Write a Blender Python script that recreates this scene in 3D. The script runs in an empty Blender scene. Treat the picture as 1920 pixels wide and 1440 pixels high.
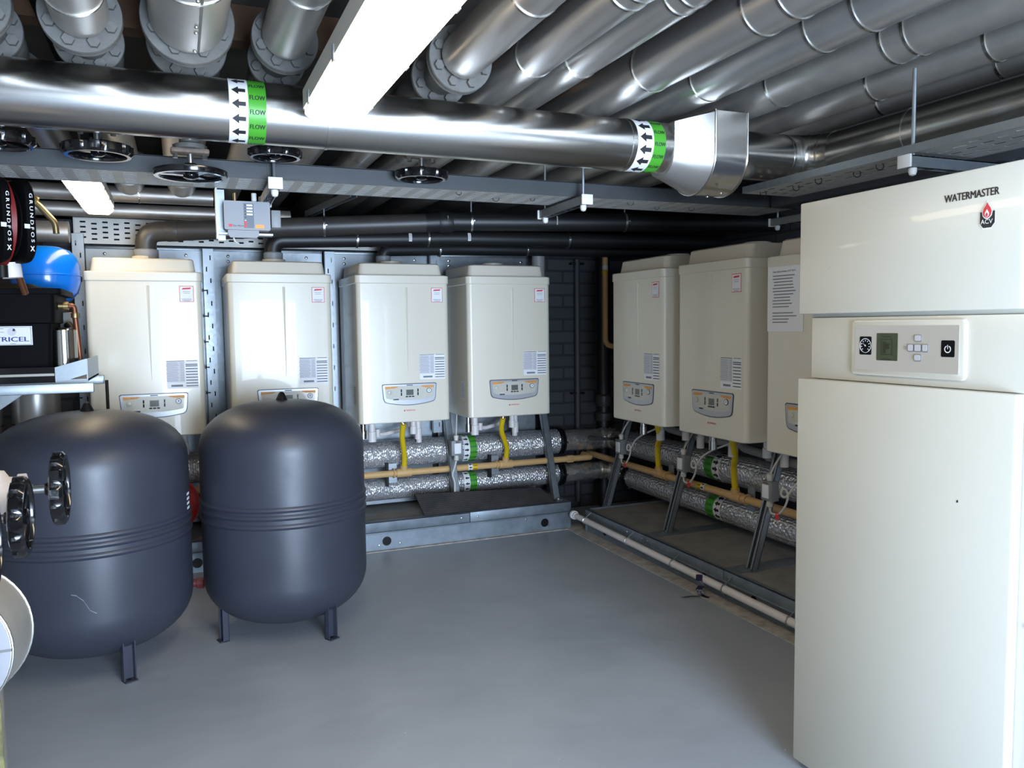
import bpy, bmesh, math, random
from mathutils import Vector, Matrix
random.seed(7)
C = bpy.context.scene.collection
PI = math.pi
V = Vector
S = 1.24          # everything below is laid out in units of (camera height / 1.25); S turns it into metres at the end

# ------------------------------------------------------------------ materials
def lin(c):
    return tuple((x/12.92 if x <= .04045 else ((x+.055)/1.055)**2.4) for x in (v/255. for v in c)) + (1.,)

def mat(name, rgb, rough=.5, metal=0., spec=.5, noise=0., nscale=8., bump=0., bscale=40., rvar=0., emit=None, estr=0., coat=0., dirt=None, stretch=None, detail=5.):
    m = bpy.data.materials.new(name); m.use_nodes = True
    nt = m.node_tree; N = nt.nodes; L = nt.links
    b = N['Principled BSDF']
    b.inputs['Base Color'].default_value = lin(rgb)
    b.inputs['Roughness'].default_value = rough
    b.inputs['Metallic'].default_value = metal
    b.inputs['Specular IOR Level'].default_value = spec
    b.inputs['Coat Weight'].default_value = coat
    tc = N.new('ShaderNodeTexCoord'); mp = N.new('ShaderNodeMapping')
    L.new(tc.outputs['Object'], mp.inputs['Vector'])
    if stretch: mp.inputs['Scale'].default_value = stretch
    if noise or rvar or dirt:
        nz = N.new('ShaderNodeTexNoise'); nz.inputs['Scale'].default_value = nscale
        nz.inputs['Detail'].default_value = detail; nz.inputs['Roughness'].default_value = .6
        L.new(mp.outputs['Vector'], nz.inputs['Vector'])
        if noise or dirt:
            cr = N.new('ShaderNodeValToRGB')
            cr.color_ramp.elements[0].position = .36; cr.color_ramp.elements[1].position = .66
            base = lin(rgb)
            lo = lin(dirt) if dirt else tuple(x*(1-noise) for x in base[:3])+(1,)
            hi = tuple(min(1, x*(1+noise*.6)) for x in base[:3])+(1,)
            cr.color_ramp.elements[0].color = lo; cr.color_ramp.elements[1].color = hi
            L.new(nz.outputs['Fac'], cr.inputs['Fac']); L.new(cr.outputs['Color'], b.inputs['Base Color'])
        if rvar:
            mr = N.new('ShaderNodeMapRange'); mr.inputs['From Min'].default_value = .3; mr.inputs['From Max'].default_value = .7
            mr.inputs['To Min'].default_value = max(.02, rough-rvar); mr.inputs['To Max'].default_value = min(1, rough+rvar)
            L.new(nz.outputs['Fac'], mr.inputs['Value']); L.new(mr.outputs['Result'], b.inputs['Roughness'])
    if bump:
        n2 = N.new('ShaderNodeTexNoise'); n2.inputs['Scale'].default_value = bscale; n2.inputs['Detail'].default_value = 3
        L.new(mp.outputs['Vector'], n2.inputs['Vector'])
        bp = N.new('ShaderNodeBump'); bp.inputs['Strength'].default_value = bump; bp.inputs['Distance'].default_value = .01
        L.new(n2.outputs['Fac'], bp.inputs['Height']); L.new(bp.outputs['Normal'], b.inputs['Normal'])
    if emit:
        b.inputs['Emission Color'].default_value = lin(emit); b.inputs['Emission Strength'].default_value = estr
    return m

M = {}
M['alu'] = mat('aluminium_cladding', (188, 184, 179), .31, .8, noise=.03, nscale=5, rvar=.04, bump=.015, bscale=5)
M['alu_main'] = mat('polished_aluminium_cladding', (196, 193, 188), .24, 1., noise=.02, nscale=4, rvar=.03, bump=.01, bscale=3, stretch=(.3, 1, 1))
M['alu_dull'] = mat('aluminium_cladding_dull', (178, 173, 166), .44, .75, noise=.08, nscale=7, rvar=.06, bump=.03, bscale=8)
M['alu_seam'] = mat('aluminium_seam', (200, 198, 192), .25, 1.)
M['iron'] = mat('grey_painted_iron', (100, 99, 95), .6, .1, noise=.15, nscale=20, bump=.1, bscale=60)
M['rust'] = mat('rusty_primer', (122, 104, 92), .7, .2, noise=.3, nscale=30)
M['galv'] = mat('galvanised_steel', (144, 150, 154), .42, .75, noise=.08, nscale=40, rvar=.05)
M['galv_dull'] = mat('weathered_galvanised_steel', (132, 141, 149), .5, .55, noise=.16, nscale=12, rvar=.08)
M['tray'] = mat('cable_tray_steel', (176, 174, 168), .5, .5, noise=.08, nscale=9)
M['tray_shaded'] = mat('cable_tray_steel_shaded', (64, 66, 68), .55, .3, noise=.08, nscale=9)  # tray steel darkened: the shade on the flanges is put into its colour
M['black'] = mat('gloss_black_plastic', (12, 12, 14), .16, 0, coat=.3)
M['satin'] = mat('satin_black_plastic', (13, 13, 13), .5, spec=.25)
M['flue'] = mat('dark_flue_pipe', (58, 55, 52), .42, 0, noise=.12, nscale=10)
M['flue_black'] = mat('black_flue_pipe', (27, 27, 28), .45, 0)
M['cream'] = mat('cream_enamel', (214, 207, 190), .3, 0, coat=.15, noise=.015, nscale=3)
M['cream_hood'] = mat('cream_plastic', (208, 200, 184), .4, 0)
M['white'] = mat('white_enamel', (189, 186, 174), .36, 0, coat=.15, noise=.012, nscale=3)
M['white_grey'] = mat('light_grey_plastic', (164, 158, 148), .5)
M['paper'] = mat('white_paper', (228, 228, 230), .7)
M['paper_grey'] = mat('printed_grey', (204, 204, 210), .7)
M['ink'] = mat('black_ink', (34, 33, 38), .6)
M['ink_grey'] = mat('grey_ink', (120, 120, 128), .7)
M['red'] = mat('red_ink', (205, 58, 62), .55)
M['redpaint'] = mat('red_paint', (196, 28, 26), .35, coat=.3)
M['redpump'] = mat('red_pump_casting', (122, 24, 22), .5, noise=.1)
M['darkred'] = mat('dark_red_pipe', (110, 40, 42), .5)
M['orange'] = mat('orange_panel', (216, 148, 66), .5)
M['silver'] = mat('silver_plastic', (176, 178, 182), .32, .4)
M['panel_rim'] = mat('dark_panel_rim', (72, 76, 86), .4, .2)
M['lcd'] = mat('lcd_glass', (92, 98, 92), .2)
M['lcd_dark'] = mat('lcd_olive', (66, 70, 52), .18, noise=.1, nscale=30)
M['lcd_line'] = mat('lcd_segments', (46, 49, 36), .3)
M['btn'] = mat('grey_button', (172, 172, 174), .45)
M['btn_edge'] = mat('grey_button_edge', (112, 110, 112), .5)
M['tank'] = mat('dark_grey_vessel_paint', (50, 53, 64), .42, 0, spec=.5, noise=.04, nscale=5, rvar=.05)
M['blue'] = mat('blue_vessel_paint', (10, 112, 214), .22, 0, coat=.3)
M['copper'] = mat('copper_pipe', (126, 82, 60), .45, .8)
M['brass'] = mat('brass', (158, 138, 98), .38, .9)
M['matte'] = mat('matte_black_plastic', (11, 11, 12), .65, spec=.06)
M['end_sheet'] = mat('pale_end_sheet', (146, 146, 152), .5)
M['chrome'] = mat('polished_stainless', (190, 188, 184), .14, 1., bump=.1, bscale=7)
M['yellow'] = mat('yellow_gas_hose', (222, 190, 24), .5)
M['ochre'] = mat('ochre_gas_pipe', (206, 166, 112), .5, noise=.04, nscale=12)
M['gasyellow'] = mat('gas_tape_yellow', (226, 186, 18), .5)
M['green'] = mat('flow_tape_green', (70, 156, 44), .4)
M['pvc'] = mat('white_plastic_pipe', (222, 214, 210), .4, noise=.05, nscale=18)
M['pvcgrey'] = mat('grey_plastic_pipe', (140, 140, 138), .45)
M['cable'] = mat('white_cable', (206, 204, 196), .5)
M['swgrey'] = mat('grey_switch_box', (128, 130, 132), .5)
M['rubber'] = mat('black_rubber', (30, 29, 29), .75, noise=.2, nscale=7, dirt=(52, 47, 44))
M['bronze'] = mat('label_white', (215, 213, 208), .6)
M['foil_tape'] = mat('crumpled_silver_tape', (150, 148, 160), .2, 1., noise=.2, nscale=40, bump=.6, bscale=70)
M['purple'] = mat('dark_purple_foil', (48, 40, 70), .3, .5)
M['mossy'] = mat('mossy_post', (132, 128, 84), .8, noise=.35, nscale=22, dirt=(92, 90, 62))
M['timber'] = mat('brown_timber', (96, 68, 46), .8, noise=.25, nscale=8)
M['slab'] = mat('dusty_concrete', (136, 134, 129), .8, noise=.18, nscale=7, bump=.15, bscale=60)
M['alarm'] = mat('grey_alarm_case', (136, 138, 142), .5)
M['alarm_dark'] = mat('slate_alarm_strip', (92, 100, 110), .5)
M['screw'] = mat('zinc_screw', (190, 190, 188), .3, 1.)
M['daub'] = mat('pale_scuff', (128, 130, 138), .6)

def foil_material():
    m = mat('aluminium_foil_lagging', (222, 222, 224), .26, .7, noise=.1, nscale=20)
    nt = m.node_tree; N = nt.nodes; L = nt.links; b = N['Principled BSDF']
    tc = N.new('ShaderNodeTexCoord')
    vo = N.new('ShaderNodeTexVoronoi'); vo.inputs['Scale'].default_value = 55
    mp = N.new('ShaderNodeMapping'); mp.inputs['Scale'].default_value = (1.6, 1, 1)
    L.new(tc.outputs['Object'], mp.inputs['Vector']); L.new(mp.outputs['Vector'], vo.inputs['Vector'])
    wv = N.new('ShaderNodeTexWave'); wv.wave_type = 'BANDS'; wv.bands_direction = 'X'
    wv.inputs['Scale'].default_value = 22; wv.inputs['Distortion'].default_value = 3; wv.inputs['Detail'].default_value = 2
    L.new(tc.outputs['Object'], wv.inputs['Vector'])
    ad = N.new('ShaderNodeMath'); ad.operation = 'MULTIPLY_ADD'; ad.inputs[1].default_value = .5
    L.new(wv.outputs['Fac'], ad.inputs[0]); L.new(vo.outputs['Distance'], ad.inputs[2])
    bp = N.new('ShaderNodeBump'); bp.inputs['Strength'].default_value = .55; bp.inputs['Distance'].default_value = .012
    L.new(ad.outputs[0], bp.inputs['Height']); L.new(bp.outputs['Normal'], b.inputs['Normal'])
    return m
M['foil'] = foil_material()
M['foil_crumple'] = mat('crumpled_foil', (214, 212, 206), .22, .8, noise=.15, nscale=25, bump=1., bscale=26)

def brick_material():
    m = mat('black_painted_brick', (46, 47, 51), .75)
    nt = m.node_tree; N = nt.nodes; L = nt.links; b = N['Principled BSDF']
    tc = N.new('ShaderNodeTexCoord'); sp = N.new('ShaderNodeSeparateXYZ'); cb = N.new('ShaderNodeCombineXYZ')
    ad = N.new('ShaderNodeMath'); ad.operation = 'ADD'
    L.new(tc.outputs['Object'], sp.inputs[0]); L.new(sp.outputs['X'], ad.inputs[0]); L.new(sp.outputs['Y'], ad.inputs[1])
    L.new(ad.outputs[0], cb.inputs['X']); L.new(sp.outputs['Z'], cb.inputs['Y'])
    br = N.new('ShaderNodeTexBrick')
    br.inputs['Color1'].default_value = lin((50, 51, 55)); br.inputs['Color2'].default_value = lin((60, 60, 63))
    br.inputs['Mortar'].default_value = lin((38, 38, 41)); br.inputs['Scale'].default_value = 1
    br.inputs['Brick Width'].default_value = .29; br.inputs['Row Height'].default_value = .1
    br.inputs['Mortar Size'].default_value = .009; br.inputs['Mortar Smooth'].default_value = .3
    L.new(cb.outputs[0], br.inputs['Vector']); L.new(br.outputs['Color'], b.inputs['Base Color'])
    bp = N.new('ShaderNodeBump'); bp.inputs['Strength'].default_value = .7; bp.inputs['Distance'].default_value = .012; bp.invert = True
    L.new(br.outputs['Fac'], bp.inputs['Height']); L.new(bp.outputs['Normal'], b.inputs['Normal'])
    return m
M['brick'] = brick_material()

def floor_material():
    m = mat('grey_floor_paint', (116, 121, 124), .34, 0, spec=.45)
    nt = m.node_tree; N = nt.nodes; L = nt.links; b = N['Principled BSDF']
    tc = N.new('ShaderNodeTexCoord')
    n1 = N.new('ShaderNodeTexNoise'); n1.inputs['Scale'].default_value = 1.6; n1.inputs['Detail'].default_value = 6
    L.new(tc.outputs['Object'], n1.inputs['Vector'])
    cr = N.new('ShaderNodeValToRGB'); cr.color_ramp.elements[0].position = .35; cr.color_ramp.elements[1].position = .7
    cr.color_ramp.elements[0].color = lin((150, 156, 164)); cr.color_ramp.elements[1].color = lin((163, 168, 175))
    L.new(n1.outputs['Fac'], cr.inputs['Fac'])
    vo = N.new('ShaderNodeTexVoronoi'); vo.inputs['Scale'].default_value = 9
    L.new(tc.outputs['Object'], vo.inputs['Vector'])
    lt = N.new('ShaderNodeMath'); lt.operation = 'LESS_THAN'; lt.inputs[1].default_value = .03
    L.new(vo.outputs['Distance'], lt.inputs[0])
    gt = N.new('ShaderNodeMath'); gt.operation = 'GREATER_THAN'; gt.inputs[1].default_value = .62
    sc = N.new('ShaderNodeSeparateColor'); L.new(vo.outputs['Color'], sc.inputs[0]); L.new(sc.outputs[0], gt.inputs[0])
    mu = N.new('ShaderNodeMath'); mu.operation = 'MULTIPLY'; L.new(lt.outputs[0], mu.inputs[0]); L.new(gt.outputs[0], mu.inputs[1])
    mx = N.new('ShaderNodeMix'); mx.data_type = 'RGBA'
    L.new(mu.outputs[0], mx.inputs['Factor']); L.new(cr.outputs['Color'], mx.inputs['A'])
    mx.inputs['B'].default_value = lin((205, 206, 206))
    L.new(mx.outputs['Result'], b.inputs['Base Color'])
    mr = N.new('ShaderNodeMapRange'); mr.inputs['To Min'].default_value = .24; mr.inputs['To Max'].default_value = .44
    L.new(n1.outputs['Fac'], mr.inputs['Value']); L.new(mr.outputs['Result'], b.inputs['Roughness'])
    n3 = N.new('ShaderNodeTexNoise'); n3.inputs['Scale'].default_value = 7; n3.inputs['Detail'].default_value = 4
    L.new(tc.outputs['Object'], n3.inputs['Vector'])
    bp = N.new('ShaderNodeBump'); bp.inputs['Strength'].default_value = .12; bp.inputs['Distance'].default_value = .02
    L.new(n3.outputs['Fac'], bp.inputs['Height']); L.new(bp.outputs['Normal'], b.inputs['Normal'])
    return m
M['floor'] = floor_material()
M['ceil'] = mat('dark_soffit', (84, 79, 73), .85, noise=.25, nscale=3)
M['wall_dark'] = mat('dark_wall_paint', (74, 72, 70), .8, noise=.15, nscale=4)
M['wall_pale'] = mat('pale_painted_wall', (150, 146, 138), .8, noise=.08, nscale=4)
M['bare'] = mat('bare_screed', (186, 181, 173), .85, noise=.2, nscale=16, dirt=(156, 148, 138))
M['light_body'] = mat('light_housing', (206, 202, 192), .5)
M['diffuser_dim'] = mat('lit_diffuser_dimmed', (255, 250, 240), .4, emit=(255, 234, 196), estr=9.)  # glow set weaker for the small batten, so the first boiler is not overexposed
M['opal'] = mat('opal_end_cap', (236, 230, 216), .35)
M['diffuser'] = mat('lit_diffuser', (255, 250, 240), .4, emit=(255, 234, 196), estr=15.)

# ------------------------------------------------------------------ mesh builder
def frame(d):
    d = V(d).normalized()
    a = V((0, 0, 1)) if abs(d.z) < .9 else V((1, 0, 0))
    u = a.cross(d).normalized(); w = d.cross(u).normalized()
    return u, w

class MB:
    def __init__(s):
        s.bm = bmesh.new(); s.mats = []
    def mi(s, m):
        m = M[m] if isinstance(m, str) else m
        if m not in s.mats: s.mats.append(m)
        return s.mats.index(m)
    def raw(s, vs, fs, m):
        k = s.mi(m); bv = [s.bm.verts.new(v) for v in vs]; out = []
        for f in fs:
            try:
                nf = s.bm.faces.new([bv[i] for i in f]); nf.material_index = k; out.append(nf)
            except ValueError: pass
        return bv, out
    def box(s, x0, x1, y0, y1, z0, z1, m, bev=0., seg=2):
        k = s.mi(m)
        vs = [(x0,y0,z0),(x1,y0,z0),(x1,y1,z0),(x0,y1,z0),(x0,y0,z1),(x1,y0,z1),(x1,y1,z1),(x0,y1,z1)]
        fs = [(0,3,2,1),(4,5,6,7),(0,1,5,4),(1,2,6,5),(2,3,7,6),(3,0,4,7)]
        bv, f = s.raw(vs, fs, m)
        if bev:
            es = list({e for q in f for e in q.edges})
            r = bmesh.ops.bevel(s.bm, geom=es, offset=bev, segments=seg, profile=.5, affect='EDGES')
            for q in r['faces']: q.material_index = k
        return s
    def rings(s, rings, m, closed=True, cap0=True, cap1=True):
        """loft a list of rings (lists of points of equal length)"""
        n = len(rings[0]); vs = [p for r in rings for p in r]; fs = []
        for i in range(len(rings)-1):
            for j in range(n if closed else n-1):
                a = i*n+j; b = i*n+(j+1) % n
                fs.append((a, b, b+n, a+n))
        if cap0: fs.append(tuple(range(n-1, -1, -1)))
        if cap1: fs.append(tuple(range((len(rings)-1)*n, len(rings)*n)))
        s.raw(vs, fs, m); return s
    def tube(s, pts, r, m, seg=20, cap=True):
        pts = [V(p) for p in pts]; n = len(pts)
        rr = r if isinstance(r, (list, tuple)) else [r]*n
        d0 = (pts[1]-pts[0]).normalized(); u, w = frame(d0); rings = []
        prev = d0
        for i, p in enumerate(pts):
            if i == 0: d = d0
            elif i == n-1: d = (pts[i]-pts[i-1]).normalized()
            else: d = ((pts[i]-pts[i-1]).normalized()+(pts[i+1]-pts[i]).normalized()).normalized()
            q = prev.rotation_difference(d); u = (q @ u).normalized(); w = d.cross(u).normalized(); prev = d
            k = 1.
            if 0 < i < n-1:
                c = (pts[i]-pts[i-1]).normalized().dot(d); k = 1/max(.5, c) if c < .97 else 1.
            rings.append([p+(u*math.cos(2*PI*j/seg)+w*math.sin(2*PI*j/seg))*rr[i]*(k if False else 1.) for j in range(seg)])
        return s.rings(rings, m, True, cap, cap)
    def cyl(s, a, b, r, m, seg=24, r2=None):
        return s.tube([a, b], [r, r if r2 is None else r2], m, seg)
    def lathe(s, prof, o, ax, m, seg=40):
        """prof = [(radius, distance along axis)]"""
        o = V(o); ax = V(ax).normalized(); u, w = frame(ax); rings = []
        for r, h in prof:
            rings.append([o+ax*h+(u*math.cos(2*PI*j/seg)+w*math.sin(2*PI*j/seg))*max(r, 1e-5) for j in range(seg)])
        return s.rings(rings, m)
    def torus(s, o, ax, R, r, m, seg=40, ts=10, arc=None):
        o = V(o); u, w = frame(ax); ax = V(ax).normalized(); pts = []
        if arc is None:
            rings = []
            for j in range(seg):
                a = 2*PI*j/seg; e = u*math.cos(a)+w*math.sin(a)
                rings.append([o+e*(R+r*math.cos(2*PI*t/ts))+ax*r*math.sin(2*PI*t/ts) for t in range(ts)])
            rings.append(rings[0])
            n = ts; vs = [p for rg in rings[:-1] for p in rg]; fs = []
            for i in range(seg):
                for j in range(n):
                    i2 = (i+1) % seg; fs.append((i*n+j, i*n+(j+1) % n, i2*n+(j+1) % n, i2*n+j))
            s.raw(vs, fs, m)
        return s
    def band(s, o, ax, r, wd, t, m, seg=40):
        """ring strip round an axis: width wd along the axis, from radius r to r+t"""
        return s.hollow([(r, -wd/2), (r+t, -wd/2), (r+t, wd/2), (r, wd/2)], o, ax, m, seg)
    def hollow(s, prof, o, ax, m, seg=40):
        o = V(o); ax = V(ax).normalized(); u, w = frame(ax); n = len(prof); vs = []; fs = []
        for j in range(seg):
            e = u*math.cos(2*PI*j/seg)+w*math.sin(2*PI*j/seg)
            vs += [o+ax*h+e*r for r, h in prof]
        for j in range(seg):
            k = (j+1) % seg
            for i in range(n):
                i2 = (i+1) % n; fs.append((j*n+i, j*n+i2, k*n+i2, k*n+i))
        s.raw(vs, fs, m); return s
    def prism(s, poly, o, ux, uy, dep, m, bev=0.):
        """polygon (2-D) at o in the plane ux, uy, thickened by the vector dep"""
        o, ux, uy, dep = V(o), V(ux), V(uy), V(dep)
        a = [o+ux*p[0]+uy*p[1] for p in poly]; b = [p+dep for p in a]
        k = s.mi(m); n = len(poly)
        fs = [tuple(range(n-1, -1, -1)), tuple(range(n, 2*n))]+[(i, (i+1) % n, (i+1) % n+n, i+n) for i in range(n)]
        bv, f = s.raw(a+b, fs, m)
        if bev:
            es = list(f[1].edges)
            r = bmesh.ops.bevel(s.bm, geom=es, offset=bev, segments=2, profile=.5, affect='EDGES')
            for q in r['faces']: q.material_index = k
        return s
    def quad(s, pts, m):
        s.raw(pts, [tuple(range(len(pts)))], m); return s
    def text(s, txt, size, fn, m, align='CENTER', wx=1., bold=0.):
        """flat lettering; fn(u, v) places a point (u to the right, v up)"""
        vs, fs = glyphs(txt, align)
        nn = (V(fn(.001, 0))-V(fn(0, 0))).cross(V(fn(0, .001))-V(fn(0, 0))).normalized()
        for k, du in enumerate((0,) if not bold else (-bold*.8, 0, bold*.8)):
            s.raw([V(fn((x*wx+du)*size, y*size))+nn*k*.00012 for x, y in vs], fs, m)
        return s
    def sheet(s, poly, fn, m):
        s.raw([fn(x, y) for x, y in poly], [tuple(range(len(poly)))], m); return s
    def build(s, name, parent=None, offset=True, label=None, fix=True, ang=38):
        if fix: bmesh.ops.recalc_face_normals(s.bm, faces=s.bm.faces[:])
        off = V((0, 0, 0)); q = parent
        while q is not None and offset: off = off+q.location; q = q.parent
        if off.length > 0: bmesh.ops.translate(s.bm, verts=s.bm.verts[:], vec=-off)
        me = bpy.data.meshes.new(name); s.bm.to_mesh(me); s.bm.free()
        for m in s.mats: me.materials.append(m)
        me.shade_smooth(); me.set_sharp_from_angle(angle=math.radians(ang))
        o = bpy.data.objects.new(name, me); C.objects.link(o)
        if parent is not None: o.parent = parent
        if label: o['label'] = label
        return o

_gl = {}
def glyphs(txt, align='CENTER'):
    key = (txt, align)
    if key in _gl: return _gl[key]
    cu = bpy.data.curves.new('lettering', 'FONT'); cu.body = txt; cu.align_x = align; cu.align_y = 'CENTER'
    cu.resolution_u = 3
    ob = bpy.data.objects.new('lettering', cu); C.objects.link(ob)
    dg = bpy.context.evaluated_depsgraph_get(); ev = ob.evaluated_get(dg); me = ev.to_mesh()
    r = ([(v.co.x, v.co.y) for v in me.vertices], [tuple(p.vertices) for p in me.polygons])
    ev.to_mesh_clear(); bpy.data.objects.remove(ob); bpy.data.curves.remove(cu)
    _gl[key] = r
    return r

def rrect(w, h, r, n=5, x=0, y=0):
    out = []
    for cx, cy, a in ((w/2-r, h/2-r, 0), (-w/2+r, h/2-r, 90), (-w/2+r, -h/2+r, 180), (w/2-r, -h/2+r, 270)):
        for i in range(n+1):
            t = math.radians(a+90*i/n); out.append((x+cx+r*math.cos(t), y+cy+r*math.sin(t)))
    return out

def circle(r, n=24, x=0, y=0):
    return [(x+r*math.cos(2*PI*i/n), y+r*math.sin(2*PI*i/n)) for i in range(n)]

def bend(pts, R, n=8):
    """round the inner corners of a polyline"""
    pts = [V(p) for p in pts]; out = [pts[0]]
    for i in range(1, len(pts)-1):
        a = (pts[i-1]-pts[i]); b = (pts[i+1]-pts[i]); ra = min(R, a.length*.48, b.length*.48)
        p0 = pts[i]+a.normalized()*ra; p2 = pts[i]+b.normalized()*ra
        for k in range(n+1):
            t = k/n; out.append(p0*(1-t)**2+pts[i]*2*t*(1-t)+p2*t*t)
    out.append(pts[-1]); return out

def thing(name, label, cat, loc=(0, 0, 0), rotz=0., group=None):
    o = bpy.data.objects.new(name, None); C.objects.link(o)
    o.empty_display_size = .1
    o.location = loc; o.rotation_euler = (0, 0, rotz); o['label'] = label; o['category'] = cat
    if group: o['group'] = group
    return o

def tag(o, label, cat, group=None):
    o['label'] = label; o['category'] = cat
    if group: o['group'] = group
    return o

def struct(name, mb):
    o = mb.build(name); o['kind'] = 'structure'; return o

def kids(o): return [c for c in bpy.data.objects if c.parent == o]
def copy_tree(o, parent=None):
    c = o.copy(); C.objects.link(c)
    if parent is not None: c.parent = parent
    for ch in kids(o): copy_tree(ch, c)
    return c

def on_y(y, x0=0, z0=0):      # a plane facing -Y: (u, v) -> (x0+u, y, z0+v)
    return lambda u, v: V((x0+u, y, z0+v))
def on_x(x, y0=0, z0=0):      # a plane facing -X, seen from -X: u to the right is -Y
    return lambda u, v: V((x, y0-u, z0+v))
def wrap(o, a, f, r):         # on a pipe of radius r: u along a, v round it, f the direction it faces
    o, a, f = V(o), V(a), V(f); up = V((0, 0, 1))
    return lambda u, v: o+a*u+f*(r*math.cos(v/r))+up*(r*math.sin(v/r))

def strip(mb, fn, u0, u1, v0, v1, m, n=16):
    vs = []; fs = []
    for i in range(n+1):
        v = v0+(v1-v0)*i/n; vs += [fn(u0, v), fn(u1, v)]
    for i in range(n): fs.append((2*i, 2*i+1, 2*i+3, 2*i+2))
    mb.raw(vs, fs, m)

ARROW = [(-.5, 0), (0, .42), (0, .18), (.5, .18), (.5, -.18), (0, -.18), (0, -.42)]
def marker(parent, o, a, f, r, w0, w1, g0, g1, sgn, word, step, size, tape='green', half=.5, lab=None, off=0., wx=1.):
    """pipe identification tape: a white strip of arrows and a coloured strip of words"""
    mb = MB(); R1 = r+.0008; R2 = r+.0016
    fn = wrap(o, a, f, R1); fn2 = wrap(o, a, f, R2)
    strip(mb, fn, w0, w1, -PI*R1*.95, PI*R1*.95, 'paper', 40); strip(mb, fn, g0, g1, -PI*R1*.95, PI*R1*.95, tape, 40)
    wc = (w0+w1)/2; gc = (g0+g1)/2; aw = abs(w1-w0)*.74
    n = int(PI*R1*.9/step)
    for k in range(-n, n+1):
        v = k*step+off
        mb.raw([fn2(wc+sgn*x*aw, v+y*aw*.86) for x, y in ARROW], [(0, 1, 2), (0, 2, 5), (0, 5, 6), (2, 3, 4, 5)], 'ink')
        mb.text(word, size, lambda u, w, v=v: fn2(gc+u, v+step*.5+w), 'ink', wx=wx, bold=.03)
    return mb.build('flow_marker' if word == 'FLOW' else 'gas_marker', parent, label=lab, fix=False)

def perforated(mb, fn, L, W, t, ru, rv, hole, m):
    """slotted plate: breaks ru along, rv across; hole(i, j) tells which cells are open; fn(u, v, h)"""
    vs = {}; k = mb.mi(m); bm = mb.bm
    def vert(i, j, h):
        if (i, j, h) not in vs: vs[(i, j, h)] = bm.verts.new(fn(ru[i], rv[j], h*t))
        return vs[(i, j, h)]
    nu, nv = len(ru)-1, len(rv)-1
    solid = lambda i, j: 0 <= i < nu and 0 <= j < nv and not hole(i, j)
    for i in range(nu):
        for j in range(nv):
            if not solid(i, j): continue
            q = [(i, j), (i+1, j), (i+1, j+1), (i, j+1)]
            f = [bm.faces.new([vert(a, b, 0) for a, b in q]), bm.faces.new([vert(a, b, 1) for a, b in reversed(q)])]
            for (a, b), (di, dj) in (((0, 1), (0, -1)), ((1, 2), (1, 0)), ((2, 3), (0, 1)), ((3, 0), (-1, 0))):
                if not solid(i+di, j+dj):
                    f.append(bm.faces.new([vert(*q[a], 0), vert(*q[a], 1), vert(*q[b], 1), vert(*q[b], 0)]))
            for x in f: x.material_index = k
def slots(n, gap, slot, start=0.):
    out = [start]
    for i in range(n): out += [out[-1]+gap, out[-1]+gap+slot]
    out.append(out[-1]+gap); return out

# ------------------------------------------------------------------ setting
XL, XR, YB, YF, ZC = -1.45, 3.25, 4.85, -1.6, 2.26
struct('floor', MB().box(XL-.1, XR+.1, YF-2.6, 7.1, -.1, 0, 'floor'))
struct('ceiling', MB().box(XL-.1, XR+.1, YF-.1, 7.1, ZC, ZC+.12, 'ceil'))
struct('wall_back', MB().box(XL-.1, XR+.1, YB, YB+.12, 0, 1.84, 'brick'))
struct('wall_rear', MB().box(XL-.1, XR+.1, 7.0, 7.12, 0, ZC, 'wall_dark'))
struct('wall_right', MB().box(XR, XR+.12, YF-.1, 7.0, 0, ZC, 'brick'))
struct('wall_left', MB().box(XL-.12, XL, YF-.1, 7.0, 0, ZC, 'wall_pale'))
w = MB(); w.box(XL, .0, YF-.12, YF, 0, ZC, 'wall_pale'); w.box(1.6, XR, YF-.12, YF, 0, ZC, 'wall_pale'); w.box(.0, 1.6, YF-.12, YF, 1.62, ZC, 'wall_pale')
struct('wall_front', w)
struct('trim_1', MB().prism([(2.165, 4.36), (2.34, 4.36), (2.34, 1.9), (2.165, 1.9)], (0, 0, .0), (1, 0, 0), (0, 1, 0), (0, 0, .003), 'bare'))
struct('trim_2', MB().prism([(.5, 4.335), (2.3, 4.335), (2.3, 4.42), (.5, 4.42)], (0, 0, .0), (1, 0, 0), (0, 1, 0), (0, 0, .0035), 'bare'))
for i, (x0, x1) in enumerate(((-1.44, 3.2),)):
    struct('trim_3', MB().box(x0, x1, 2.7, 2.78, 2.15, 2.26, 'timber'))

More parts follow.
